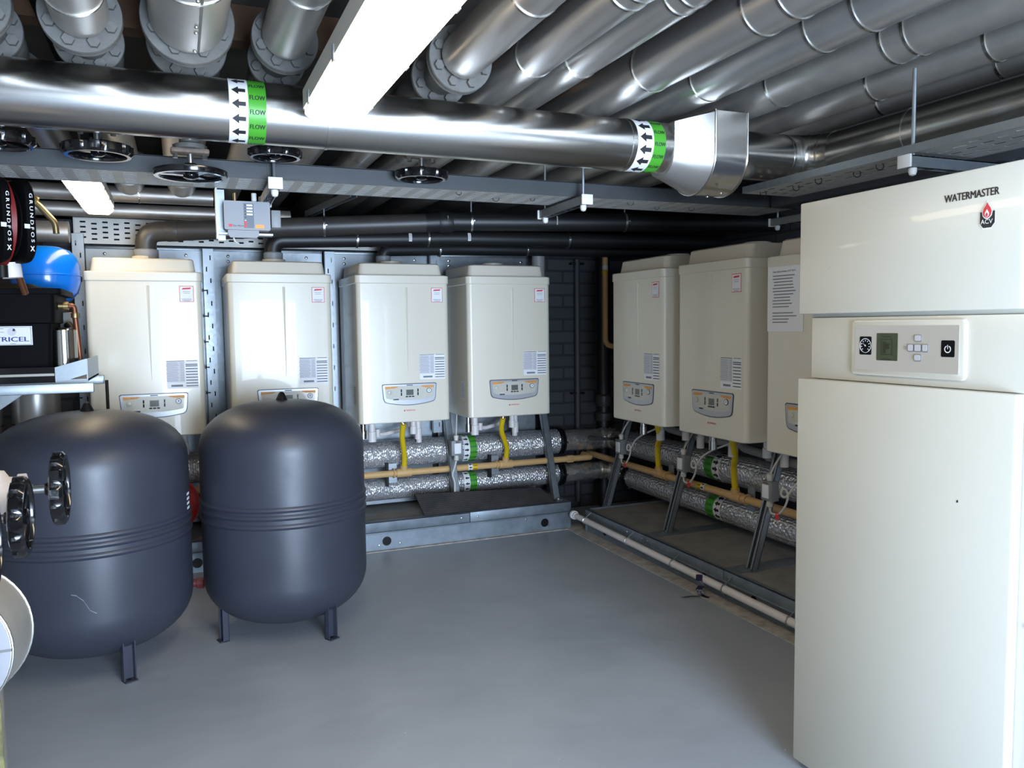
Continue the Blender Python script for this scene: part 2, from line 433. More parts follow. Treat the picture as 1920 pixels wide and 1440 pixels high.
# ------------------------------------------------------------------ lamps
def batten(label, x0, x1, y0, y1, z0, z1, warm):
    t = thing('batten_light', label, 'ceiling light', ((x0+x1)/2, (y0+y1)/2, z1))
    w = x1-x0; l = y1-y0; xc = (x0+x1)/2; yc = (y0+y1)/2; zr = z0+.036
    MB().prism(rrect(w+.008, l+.008, .05, 6, xc, yc), (0, 0, zr), (1, 0, 0), (0, 1, 0), (0, 0, z1-zr), 'light_body', .004).build('housing', t)
    def sect(k):        # half-profile of the diffuser trough, from rim to rim
        return [(-w/2*k, zr), (-w/2*k, z0+.022), (-w*.44*k, z0+.012), (-w*.33*k, z0), (w*.33*k, z0), (w*.44*k, z0+.012), (w/2*k, z0+.022), (w/2*k, zr)]
    e = .05
    d = MB(); d.rings([[V((xc+x, y, z)) for x, z in sect(1)] for y in (y0+e, y1-e)], warm); d.build('diffuser', t)
    for ye, sg in ((y0, -1), (y1, 1)):
        c = MB(); rs = []
        for f, k in ((0, 1.), (.45, .96), (.8, .84), (1., .62)):
            zt = [(xc+x, ye-sg*e*(1-f)+0*x, zr-(zr-z)*(1-.55*f*f)) for x, z in sect(k)]
            rs.append([V(p) for p in zt])
        c.rings(rs, 'opal'); c.build('end_cap', t)
    n = 4
    for i in range(n):
        yy = y0+l*(i+.6)/n
        for xx, sg in ((x0, -1), (x1, 1)):
            MB().box(xx-.007, xx+.007, yy-.012, yy+.012, zr-.012, zr+.022, 'silver', .002).build('clip', t)
    for yy in (y0+.25*l, y1-.25*l):
        MB().cyl((xc, yy, z1-.002), (xc, yy, ZC), .004, 'galv', 8).build('hanger_rod', t)
    return t
batten('long lit fluorescent batten hanging in front of the big arrow-taped pipe', .338, .492, .86, 2.275, 1.80, 1.885, 'diffuser')
batten('smaller lit fluorescent batten near the back wall above the blue vessel', -.39, -.262, 3.35, 4.42, 1.81, 1.885, 'diffuser_dim')

# ------------------------------------------------------------------ ceiling pipes
def ring_bands(parent, x, z, r, ys, m='alu_seam'):
    for y in ys: MB().band((x, y, z), (0, 1, 0), r-.001, .008, .0035, m).build('jacket_band', parent)

def lagged(label, x, z, r, y0, y1, bands, m='alu', gap=None):
    t = thing('lagged_pipe', label, 'pipe', (x, y1, z), 0, 'ceiling pipes')
    if gap:
        MB().tube([(x, y0, z), (x, gap[0], z)], r, m, 36).build('cladding', t)
        MB().tube([(x, gap[1], z), (x, y1, z)], r*.92, m, 36).build('cladding', t)
    else:
        MB().tube([(x, y0, z), (x, y1, z)], r, m, 36).build('cladding', t)
    ring_bands(t, x, z, r, bands)
    return t

def flange(parent, x, y, z, r, t, bolts=8, face=-1):
    f = MB(); f.lathe([(r*.5, -t*.9), (r*.52, -t/2), (r*.985, -t/2), (r, -t*.35), (r, t*.35), (r*.985, t/2), (r*.4, t/2)], (x, y, z), (0, 1, 0), 'iron', 44)
    fo = f.build('flange', parent)
    for k in range(bolts):
        a = 2*PI*(k+.5)/bolts; bx, bz = x+math.cos(a)*r*.77, z+math.sin(a)*r*.77
        b = MB(); b.tube([(bx, y-t/2-.014, bz), (bx, y-t/2, bz)], .0145, 'iron', 6); b.build('bolt', fo)

def handwheel(parent, o, ax, R, lobes=12, smooth=False, m='black', tilt=None):
    """hub, spokes and a fluted rim; ax points away from the valve"""
    o = V(o); ax = V(ax).normalized(); u, w = frame(ax)
    root = MB().lathe([(R*.16, -.03), (R*.2, -.022), (R*.2, .012), (R*.12, .016)], o, ax, m, 20).build('handwheel', parent)
    rim = MB()
    n = lobes*8; rings = []
    for j in range(n):
        a = 2*PI*j/n
        fl = 0 if smooth else (.06 if math.cos(lobes*a) > -.45 else 0.)
        e = u*math.cos(a)+w*math.sin(a); Ro = R*(.955+fl*1.1)
        h = R*(.09 if smooth else .17)
        prof = [(Ro, -h*.75), (Ro, h*.55), (R*.93, h), (R*.82, h), (R*.78, h*.5), (R*.80, -h*.3), (R*.9, -h)]
        rings.append([o+e*a_+ax*b_ for a_, b_ in prof])
    rings.append(rings[0]); k = len(rings[0]); vs = [p for r in rings[:-1] for p in r]; fs = []
    for i in range(n):
        for j in range(k): fs.append((i*k+j, i*k+(j+1) % k, ((i+1) % n)*k+(j+1) % k, ((i+1) % n)*k+j))
    rim.raw(vs, fs, m); rim.build('rim', root)
    for q in range(3):
        a = 2*PI*q/3+.5; e = u*math.cos(a)+w*math.sin(a); e2 = ax.cross(e)
        sp = MB(); rs = []
        for d, ww, hh in ((.12, .13, .06), (.5, .1, .045), (.84, .13, .05)):
            c = o+e*R*d; rs.append([c+e2*R*ww+ax*R*hh, c-e2*R*ww+ax*R*hh, c-e2*R*ww-ax*R*hh, c+e2*R*ww-ax*R*hh])
        sp.rings(rs, m); sp.build('spoke', root)
    return root

ZP = 2.04
lf = [  # x, z, clad radius, flange radius, name of place
 (-.43, 2.03, .068, .095, 'the frame edge, leftmost of the flanged pipes'),
 (-.19, 2.03, .066, .095, 'second of the flanged pipes from the left'),
 (.057, 2.05, .094, .115, 'the fattest of the flanged pipes'),
 (.300, 2.03, .063, .088, 'flanged pipe just left of the long light'),
 (.80, 2.035, .066, .098, 'flanged pipe just right of the long light')]
names = ['lagged pipe with a grey bolted flange at the left frame edge',
         'lagged pipe with a grey bolted flange, second from the left frame edge',
         'fattest lagged pipe, riveted jacket and wide grey bolted flange',
         'scuffed lagged pipe with a grey flange immediately left of the long light',
         'shiny lagged pipe ending in a grey flange immediately right of the long light']
vnames = ['valve with black fluted handwheel under the leftmost flanged pipe',
          'valve with black fluted handwheel hanging over the blue-lit part of the tray',
          'valve with smooth round black handwheel, lowest one under the arrow-taped pipe',
          'valve with black fluted handwheel directly behind the first green flow tape',
          'valve with black fluted handwheel below the big pipe, right of the long light']
wheels = [(2.6, 1.775, .088), (2.61, 1.765, .093), (2.65, 1.722, .111), (2.6, 1.788, .08), (2.71, 1.772, .09)]
for i, ((x, z, r, rf, _), nm, vn, (wy, wz, wr)) in enumerate(zip(lf, names, vnames, wheels)):
    t = lagged(nm, x, z, r, -1.2, 4.35 if i < 3 else 6.9, ((1.9, 2.105), (2.105,), (1.925,), (1.888,), (1.753,))[i], 'alu_dull' if i < 4 else 'alu', (2.255, 3.05))
    MB().tube([(x, 2.25, z), (x, 2.29, z)], r*.72, 'iron', 24).build('pipe_end', t)
    flange(t, x, 2.285, z, rf, .016)
    MB().lathe([(rf*.5, -.008), (rf*.99, -.008), (rf, -.004), (rf, .004), (rf*.9, .008), (rf*.62, .02), (rf*.55, .17)], (x, 2.303, z), (0, 1, 0), 'iron', 40).build('counter_flange', t)
    MB().tube([(x, 2.93, z), (x, 3.06, z)], r*.72, 'iron', 24).build('pipe_end', t)
    if i == 2:
        sm = MB(); fn = wrap((x, 0, z), (0, 1, 0), (0, 0, -1), r+.0008)
        f2 = lambda u, v, x=x, z=z, r=r: V((x+(r+.0012)*math.sin(v/r), u, z-(r+.0012)*math.cos(v/r)))
        strip(sm, f2, 1.2, 2.25, .018, .024, 'iron', 2)
        sm.build('jacket_seam', t, fix=False)
        for yy in (1.9, 2.06, 2.10, 2.235):
            MB().lathe([(.005, 0), (.004, .003), (.001, .004)], (x+.012, yy, z-r), (0, 0, -1), 'screw', 10).build('rivet', t)
    v = thing('gate_valve', vn, 'valve', (x, wy, z), 0, 'overhead gate valves')
    bd = MB(); bd.lathe([(rf*.55, 2.49), (rf*.62, 2.52), (rf*.8, wy-.05), (rf*.84, wy), (rf*.8, wy+.06), (rf*.62, 2.82), (rf*.55, 2.9)], (x, 0, z), (0, 1, 0), 'iron', 28)
    bd.build('body', v)
    flange(v, x, 2.495, z+.005, rf*.93, .018)
    flange(v, x, 2.91, z, rf*.95, .018)
    b = MB(); b.lathe([(.05, 0), (.055, z-wz-.135), (.03, z-wz-.12), (.03, z-wz-.09), (.045, z-wz-.085), (.045, z-wz-.072), (.02, z-wz-.07)], (x, wy, z), (0, 0, -1), 'iron', 20); b.build('bonnet', v)
    b = MB(); b.box(x-.055, x+.055, wy-.025, wy+.025, wz+.058, wz+.074, 'rust', .006)
    for s in (-1, 1): b.tube([(x+s*.042, wy, wz+.045), (x+s*.042, wy, wz+.085)], .008, 'screw', 6)
    b.build('gland', v)
    MB().cyl((x, wy, wz-.004), (x, wy, wz+.07), .009, 'screw', 12).build('stem', v)
    handwheel(v, (x, wy, wz), (0, 0, -1), wr, 12, i == 2)

rp = [(.56, .06, (1.2, 1.9), 'shiny ceiling pipe running straight above the long light'),
      (1.0, .0605, (1.615, 1.666, 2.199), 'shiny ceiling pipe, first unflanged one right of the long light'),
      (1.14, .055, (1.608, 1.659, 2.171), 'thin shiny ceiling pipe, second unflanged one right of the long light'),
      (1.38, .075, (1.531, 1.651, 2.162), 'fat shiny ceiling pipe, third unflanged one right of the long light'),
      (1.658, .076, (1.575, 1.742, 2.255), 'fat shiny ceiling pipe crossing directly over the box-shaped jacket'),
      (1.933, .076, (1.663, 1.741, 2.217), 'fat dull ceiling pipe, with the hanging rod just below it'),
      (2.17, .060, (1.611, 2.03), 'thinner dull ceiling pipe right of the hanging rod'),
      (2.38, .055, (1.737, 2.19), 'thinnest dull ceiling pipe, just above the elbowed big pipe')]
for i, (x, r, bands, nm) in enumerate(rp):
    zz = {2.38: 2.045, 1.658: 2.062, 1.933: 2.062}.get(x, ZP)
    lagged(nm, x, zz, r, -1.2, 6.9, bands, 'alu' if i < 5 else 'alu_dull')

bt = MB().box(-.33, -.298, -1.2, 4.3, 2.13, 2.25, 'matte').build('black_trunking')
tag(bt, 'black trunking along the ceiling between the two leftmost flanged pipes', 'trunking')
# headers along the back wall, left, with the two round elbow jackets
def header(label, y, z, r, x0, x1, elbows=()):
    t = thing('header_pipe', label, 'pipe', (x0, y, z), 0, 'header pipes along the back wall')
    MB().tube([(x0, y, z), (x1, y, z)], r, 'alu_dull', 30).build('cladding', t)
    for x in (x0+.55, x0+.78, x1-.35): MB().band((x, y, z), (1, 0, 0), r-.001, .008, .003, 'alu_seam').build('jacket_band', t)
    for x in elbows:
        MB().tube(bend([(x, y-.26, z+.07), (x, y-.02, z+.05), (x+.001, y, z+.2)], .11), .07, 'alu', 28).build('elbow_jacket', t)
    return t
header('upper shiny lagged pipe along the back wall, behind the small light', 4.52, 1.935, .04, XL, .2, (-.19, .05))
header('lower shiny lagged pipe along the back wall, just under the upper one', 4.60, 1.862, .036, XL, .6)
header('dark lagged pipe at the left, between red pump head and wall plate', 4.5, 1.735, .052, XL, -.47)

# ------------------------------------------------------------------ the big taped pipe
FY, FZ, FR = 2.45, 1.869, .0865
fp = thing('main_pipe', 'big polished lagged pipe with two green FLOW tapes, turning at an elbow', 'pipe', (.8, FY, FZ))
BX = 2.286
pts = [(XL+.02, FY, FZ), (2.13, FY, FZ)]
MB().tube(pts, FR, 'alu_main', 56).build('cladding', fp)
ep = [(2.13, FY, FZ), (2.19, FY-.012, FZ), (2.235, FY-.04, FZ), (2.268, FY-.085, FZ), (2.286, FY-.145, FZ)]
MB().tube(ep, FR, 'alu_main', 56).build('elbow', fp)
MB().tube([(BX, FY-.145, FZ), (BX, -1.0, FZ)], FR, 'alu_main', 56).build('cladding', fp)
for x in (.43, 1.443, 2.13): MB().band((x, FY, FZ), (1, 0, 0), FR-.001, .009, .003, 'alu_seam', 56).build('jacket_band', fp)
for p, d in (((2.19, FY-.012, FZ), (1, -.35, 0)), ((2.235, FY-.04, FZ), (.8, -.75, 0)), ((2.268, FY-.085, FZ), (.42, -1, 0)), ((2.286, FY-.145, FZ), (0, 1, 0)), ((BX, 1.97, FZ), (0, 1, 0))):
    MB().band(p, d, FR-.001, .008, .003, 'alu_seam', 56).build('jacket_band', fp)
marker(fp, (0, FY, FZ), (1, 0, 0), (0, -1, 0), FR, .156, .206, .206, .254, 1, 'FLOW', .040, .0185, wx=.8)
marker(fp, (0, FY, FZ), (1, 0, 0), (0, -1, 0), FR, 1.456, 1.518, 1.518, 1.566, 1, 'FLOW', .042, .0185, off=.012, wx=.8)
# box-shaped jacket over the joint
bx = MB(); D = [(-.135, .112), (-.135, -.03)]
for k in range(1, 16):
    a = PI+PI*k/16; D.append((.135*math.cos(a), -.03+.125*math.sin(a)))
D += [(.135, -.03), (.135, .112)]
bx.prism(D, (1.735, FY, FZ), (0, 1, 0), (0, 0, 1), (.135, 0, 0), 'alu_main')
bx.build('joint_box', fp, ang=25)
for x in (1.735, 1.87):
    e = MB(); pp = [V((x, FY+a, FZ+b)) for a, b in D]; e.tube(pp+[pp[0]], .004, 'alu_seam', 8); e.build('box_edge', fp)
cn = MB(); rs = []
for x, s in ((1.60, .66), (1.735, 1.0)):
    rs.append([V((x, FY+p[0]*s*(.97 if s < 1 else .985), FZ+(p[1]*s if p[1] < 0 else p[1]*(.66 if s < 1 else .96)))) for p in D])
cn.rings(rs, 'alu'); cn.build('box_end', fp, ang=25)
for y in (-.05, .03): MB().lathe([(.006, 0), (.005, .004), (.001, .005)], (1.80, FY-.03+y, FZ-.157), (0, 0, -1), 'screw', 10).build('rivet', fp)

# ------------------------------------------------------------------ cable trays and supports
def tray_a():
    t = thing('cable_tray', 'long slotted metal cable tray crossing the room below the arrow-taped pipe', 'cable tray', (.6, 2.92, 1.745))
    x0, y0, W, z = XL+.03, 2.79, .235, 1.745
    n = 56; ru = slots(n, .030, .0395, 0.); rv = slots(11, .0105, .0093, 0.006)
    rv = [0.]+rv; rv[-1] = W
    mb = MB()
    L = ru[-1]
    perforated(mb, lambda u, v, h: V((x0+u, y0+v, z+h)), L, W, .0008, ru, rv, lambda i, j: i % 2 == 1 and j % 2 == 0 and 0 < j < 23, 'tray')
    mb.build('slotted_base', t)
    for y, s in ((y0-.003, 1), (y0+W, 1)):
        f = MB(); f.box(x0, x0+L, y, y+.003, z-.001, z+.052, 'tray_shaded'); f.box(x0, x0+L, y, y+.012, z+.05, z+.053, 'tray_shaded')
        f.build('side_flange', t)
    for x in (.345, 1.52):
        MB().box(x-.05, x+.05, y0-.0055, y0-.003, z+.002, z+.05, 'tray_shaded').build('joint_plate', t)
    for k, x in enumerate((.98, 1.16, 1.30, 1.72, 1.9, 2.05)):
        yy = y0+.05+.12*((k*37) % 10)/10
        MB().torus((x, yy, z-.002), (.3, .6, .5), .009+.003*(k % 2), .0012, 'black', 12, 6).build('cable_tie', t)
tray_a()
for k in range(10):
    cb = MB().tube([(-1.4, 2.805+.0225*k, 1.7595), (2.3, 2.805+.0225*k, 1.7595)], .0108, 'satin', 10).build('tray_cable')
    tag(cb, 'black cable lying in the slotted tray that crosses the room', 'cable', 'cables in the crossing tray')
def tray_b():
    t = thing('cable_tray', 'slotted cable tray running toward the viewer beneath the elbowed big pipe', 'cable tray', (2.14, 1.0, 1.745))
    x0, W, z, ya, L = 2.0, .24, 1.74, 2.5, 3.0
    ru = slots(44, .03, .038, 0.); rv = [0, .03]+[.03+.012*k for k in range(1, 16)]+[W]
    mb = MB()
    perforated(mb, lambda u, v, h: V((x0+v, ya-u, z+h)), L, W, .0008, ru, rv, lambda i, j: i % 2 == 1 and (j % 4 == (1 if (i//2) % 2 else 3)), 'tray')
    mb.build('slotted_base', t); L = ru[-1]
    for x in (x0-.003, x0+W):
        MB().box(x, x+.003, ya-L, ya, z-.001, z+.024, 'galv').build('side_flange', t)
    for k, y in enumerate((2.44, 2.3, 2.16, 2.02, 1.9, 1.78)):
        MB().torus((x0+.045+.03*(k % 2), y, z-.006), (.8, .3, .4), .012, .0016, 'black', 12, 6).build('cable_tie', t)
tray_b()
t3 = thing('cable_tray', 'dark slotted cable tray high along the right wall behind the cabinet', 'cable tray', (2.6, 1.7, 1.745))
m_ = MB(); ru = slots(44, .03, .03, 0.); rv = [0, .02]+[.02+.014*k for k in range(1, 18)]+[.28]
perforated(m_, lambda u, v, h: V((2.36+v, 2.76-u, 1.74+h*1.)), 0, 0, .0012, ru, rv, lambda i, j: i % 2 == 1 and (j % 4 == (1 if (i//2) % 2 else 3)), 'tray_shaded')
m_.build('slotted_base', t3)
for x in (2.357, 2.64): MB().box(x, x+.003, 2.76-ru[-1], 2.76, 1.739, 1.79, 'tray_shaded').build('side_flange', t3)

def channel(mb, a, b, w, h, m='galv', open_down=True):
    """strut channel between two points, horizontal"""
    a, b = V(a), V(b); d = (b-a).normalized(); side = d.cross(V((0, 0, 1))).normalized(); t = .003
    s = -1 if open_down else 1
    for q0, q1, z0, z1 in ((-w/2, w/2, -t if open_down else 0, 0 if open_down else t), (-w/2, -w/2+t, s*h if s < 0 else 0, 0 if s < 0 else h), (w/2-t, w/2, s*h if s < 0 else 0, 0 if s < 0 else h)):
        vs = []
        for p in (a, b):
            for q, z in ((q0, z0), (q1, z0), (q1, z1), (q0, z1)): vs.append(p+side*q+V((0, 0, z)))
        mb.raw(vs, [(0, 1, 2, 3), (7, 6, 5, 4), (0, 4, 5, 1), (1, 5, 6, 2), (2, 6, 7, 3), (3, 7, 4, 0)], m)
def trapeze(label, a, b, rods=True, ztop=ZC):
    a, b = V(a), V(b); d = (b-a).normalized(); w = .034
    t = thing('trapeze_bracket', label, 'pipe support', tuple((a+b)/2), 0, 'trapeze brackets under the cable trays')
    mb = MB(); channel(mb, a, b, w, .033)
    for k in range(7):
        p = a+(b-a)*(k+1)/8; 
        mb.box(p.x-.006-(.008 if abs(d.x) > .5 else 0), p.x+.006+(.008 if abs(d.x) > .5 else 0), p.y-.006-(.008 if abs(d.y) > .5 else 0), p.y+.006+(.008 if abs(d.y) > .5 else 0), p.z-.0345, p.z-.0335, 'satin')
    mb.build('strut_channel', t)
    side = d.cross(V((0, 0, 1))).normalized()
    for p, s in ((a, -1), (b, 1)):
        c = p+d*s*.003; e = MB()
        e.box(c.x-abs(side.x)*.019-.004, c.x+abs(side.x)*.019+.004, c.y-abs(side.y)*.019-.004, c.y+abs(side.y)*.019+.004, c.z-.036, c.z+.002, 'bronze', .002)
        e.build('end_cap', t)
        q = p-d*s*.03
        MB().lathe([(.012, 0), (.012, .012), (.009, .02), (.002, .023)], (q.x, q.y, q.z-.034), (0, 0, -1), 'bronze', 14).build('nut_cap', t)
        if rods: MB().cyl((q.x, q.y, q.z-.03), (q.x, q.y, ztop), .0055, 'galv', 8).build('threaded_rod', t)
trapeze('short white-capped strut bracket under the slotted tray above the grey alarm box', (.312, 2.72, 1.737), (.32, 3.13, 1.737), True, 1.955)
trapeze('white-capped strut bracket under the slotted tray, above the third and fourth boilers', (1.438, 2.70, 1.737), (1.455, 3.13, 1.737), True, 1.955)
trapeze('white-capped strut bracket partly hidden behind the tall white cabinet top', (2.6, 2.55, 1.733), (2.59, 3.02, 1.733), True, 2.2)
trapeze('strut bracket with a white end cap and long rod, just above the tall cabinet', (1.985, 1.752, 1.733), (2.75, 1.752, 1.733), True, 1.985)
st = MB(); channel(st, (.80, 3.85, 1.905), (.70, 4.62, 1.905), .034, .034, 'galv'); so = st.build('strut_rail')
tag(so, 'diagonal galvanised strut rail at the ceiling above the second boiler', 'strut rail')

# ------------------------------------------------------------------ gas alarm
ga = thing('gas_alarm', 'grey gas alarm control box hung on a metal bracket under the tray', 'alarm panel', (.24, 3.03, 1.65))
MB().prism(rrect(.155, .1, .006, 3), (.2435, 2.985, 1.648), (1, 0, 0), (0, 0, 1), (0, .05, 0), 'alarm', .003).build('case', ga)
dc = MB(); q = 2.9845
f = on_y(q, .2435, 1.648)
dc.sheet([(-.012, -.043), (.022, -.043), (.022, .043), (-.012, .043)], f, 'alarm_dark')
f2 = on_y(q-.0006, .2435, 1.648)
for k in range(4): dc.sheet([(-.002, .033-k*.0105), (.018, .033-k*.0105), (.018, .039-k*.0105), (-.002, .039-k*.0105)], f2, 'paper')
for k in range(5): dc.sheet(circle(.0022, 10, -.0065, .036-k*.0105), f2, 'ink')
dc.sheet(circle(.0022, 10, -.0065, -.0165), f2, 'paper')
for z in (-.0245, -.036): dc.sheet(rrect(.009, .009, .002, 3, -.0065, z), f2, 'red')
dc.sheet([(.026, -.043), (.056, -.043), (.056, -.030), (.026, -.030)], f, 'orange')
dc.sheet([(-.063, -.040), (-.051, -.040), (-.051, -.031), (-.063, -.031)], f, 'red')
dc.text('Gas Alarm', .0085, lambda u, v: f(u-.031, v-.036), 'ink', bold=.01)
dc.build('control_face', ga, fix=False)
br = MB(); br.box(.14, .146, 2.99, 3.05, 1.565, 1.742, 'galv'); br.box(.14, .172, 3.036, 3.04, 1.565, 1.742, 'galv'); br.box(.14, .33, 2.995, 3.04, 1.582, 1.588, 'galv')
br.build('bracket', ga)
hd = MB(); hd.prism([(-.048, 0), (.056, 0), (.056, -.016), (.048, -.026), (-.04, -.026), (-.048, -.016)], (.225, 2.985, 1.597), (1, 0, 0), (0, 0, 1), (0, .012, 0), 'alarm', .002); hd.build('hinge_lug', ga)
MB().box(.325, .358, 2.99, 3.03, 1.61, 1.672, 'swgrey', .003).build('relay_box', ga)
MB().cyl((.205, 3.01, 1.698), (.205, 3.01, 1.728), .006, 'brass', 10).build('cable_gland', ga)
MB().cyl((.27, 3.01, 1.698), (.27, 3.01, 1.73), .009, 'bronze', 10).build('cable_gland', ga)
MB().tube(bend([(.195, 3.01, 1.582), (.20, 3.01, 1.56), (.215, 3.03, 1.553)], .012), .003, 'cable', 8).build('cable', ga)

# ------------------------------------------------------------------ flues
def clamp(parent, p, d, r, up):
    p = V(p); MB().band(p, d, r-.001, .011, .005, 'screw', 28).build('clamp', parent)
    e = MB(); e.box(p.x-.008, p.x+.008, p.y-r-.014, p.y-r, p.z-.006, p.z+.006, 'screw', .002); e.build('clamp_bolt', parent)
    if up: MB().cyl((p.x, p.y, p.z+r), (p.x, p.y, up), .0045, 'galv', 8).build('hanger_rod', parent)
def flue_label(parent, p, r):
    mb = MB(); fn = wrap(p, (1, 0, 0), (0, -1, 0), r+.001)
    strip(mb, fn, -.009, .009, -.02, .028, 'bronze', 6)
    fn2 = wrap(p, (1, 0, 0), (0, -1, 0), r+.0016)
    for k in range(3): strip(mb, fn2, -.004+.004*k, -.003+.004*k, -.012, .02, 'ink_grey', 3)
    mb.build('white_label', parent, fix=False)
def flue(label, pts, r, R, split, clamps, labels, dark=False):
    t = thing('flue_pipe', label, 'flue pipe', pts[0], 0, 'boiler flue pipes')
    path = bend(pts, R, 10)
    MB().tube(path[:split], r, 'flue_black' if dark else 'flue', 28).build('lower_pipe', t)
    MB().tube(path[split-1:], r, 'flue_black', 28).build('black_pipe', t)
    MB().lathe([(r*1.14, 0), (r*1.16, .004), (r*1.16, .05), (r*1.05, .055)], pts[0], (0, 0, 1), 'swgrey', 28).build('socket', t)
    for p, d, up in clamps: clamp(t, p, d, r, up)
    for p in labels: flue_label(t, p, r)
    return t
t = flue('uppermost dark flue, from first boiler elbowing right above the whole row', [(-.128, 4.45, 1.60), (-.128, 4.45, 1.742), (1.30, 4.20, 1.812), (1.385, 4.175, 1.817), (3.24, 3.73, 1.826)], .05, .09, 13, [((.735, 4.30, 1.785), (1, -.17, 0), 1.90), ((1.50, 4.147, 1.8175), (1, -.24, 0), 1.95), ((2.34, 3.945, 1.822), (1, -.24, 0), 1.95)], [(1.37, 4.178, 1.817), (1.95, 4.04, 1.82)])
MB().lathe([(.0535, 0), (.056, .012), (.056, .07), (.0535, .075)], (1.33, 4.19, 1.814), (1, -.2, .02), 'flue_black', 28).build('socket', t)
MB().lathe([(.052, 0), (.053, .006), (.053, .05), (.052, .056)], (-.03, 4.433, 1.747), (1, -.175, .05), 'flue', 28).build('socket', t)
flue('black flue second from the top, rising from the second boiler', [(.487, 4.45, 1.60), (.487, 4.45, 1.72), (1.5, 4.40, 1.755), (3.24, 4.25, 1.765)], .043, .08, 1+10, [((.93, 4.43, 1.735), (1, -.05, 0), None), ((1.33, 4.408, 1.749), (1, -.06, 0), None), ((2.18, 4.34, 1.758), (1, -.09, 0), None)], [(1.22, 4.414, 1.746), (1.56, 4.39, 1.756)], True)
flue('black flue lowest of the three, rising from the third boiler', [(1.10, 4.52, 1.60), (1.10, 4.52, 1.69), (1.6, 4.56, 1.712), (3.24, 4.52, 1.722)], .036, .07, 11, [((1.44, 4.55, 1.70), (1, 0, 0), None), ((2.0, 4.55, 1.714), (1, 0, 0), None)], [(1.68, 4.56, 1.712)], True)
fl = thing('flue_pipe', 'short grey vertical flue stub behind the right end of the fourth boiler', 'flue pipe', (2.105, 4.6, 1.3), 0, 'boiler flue pipes')
MB().cyl((2.105, 4.6, 1.0), (2.105, 4.6, 1.70), .04, 'pvcgrey', 24).build('stub', fl)

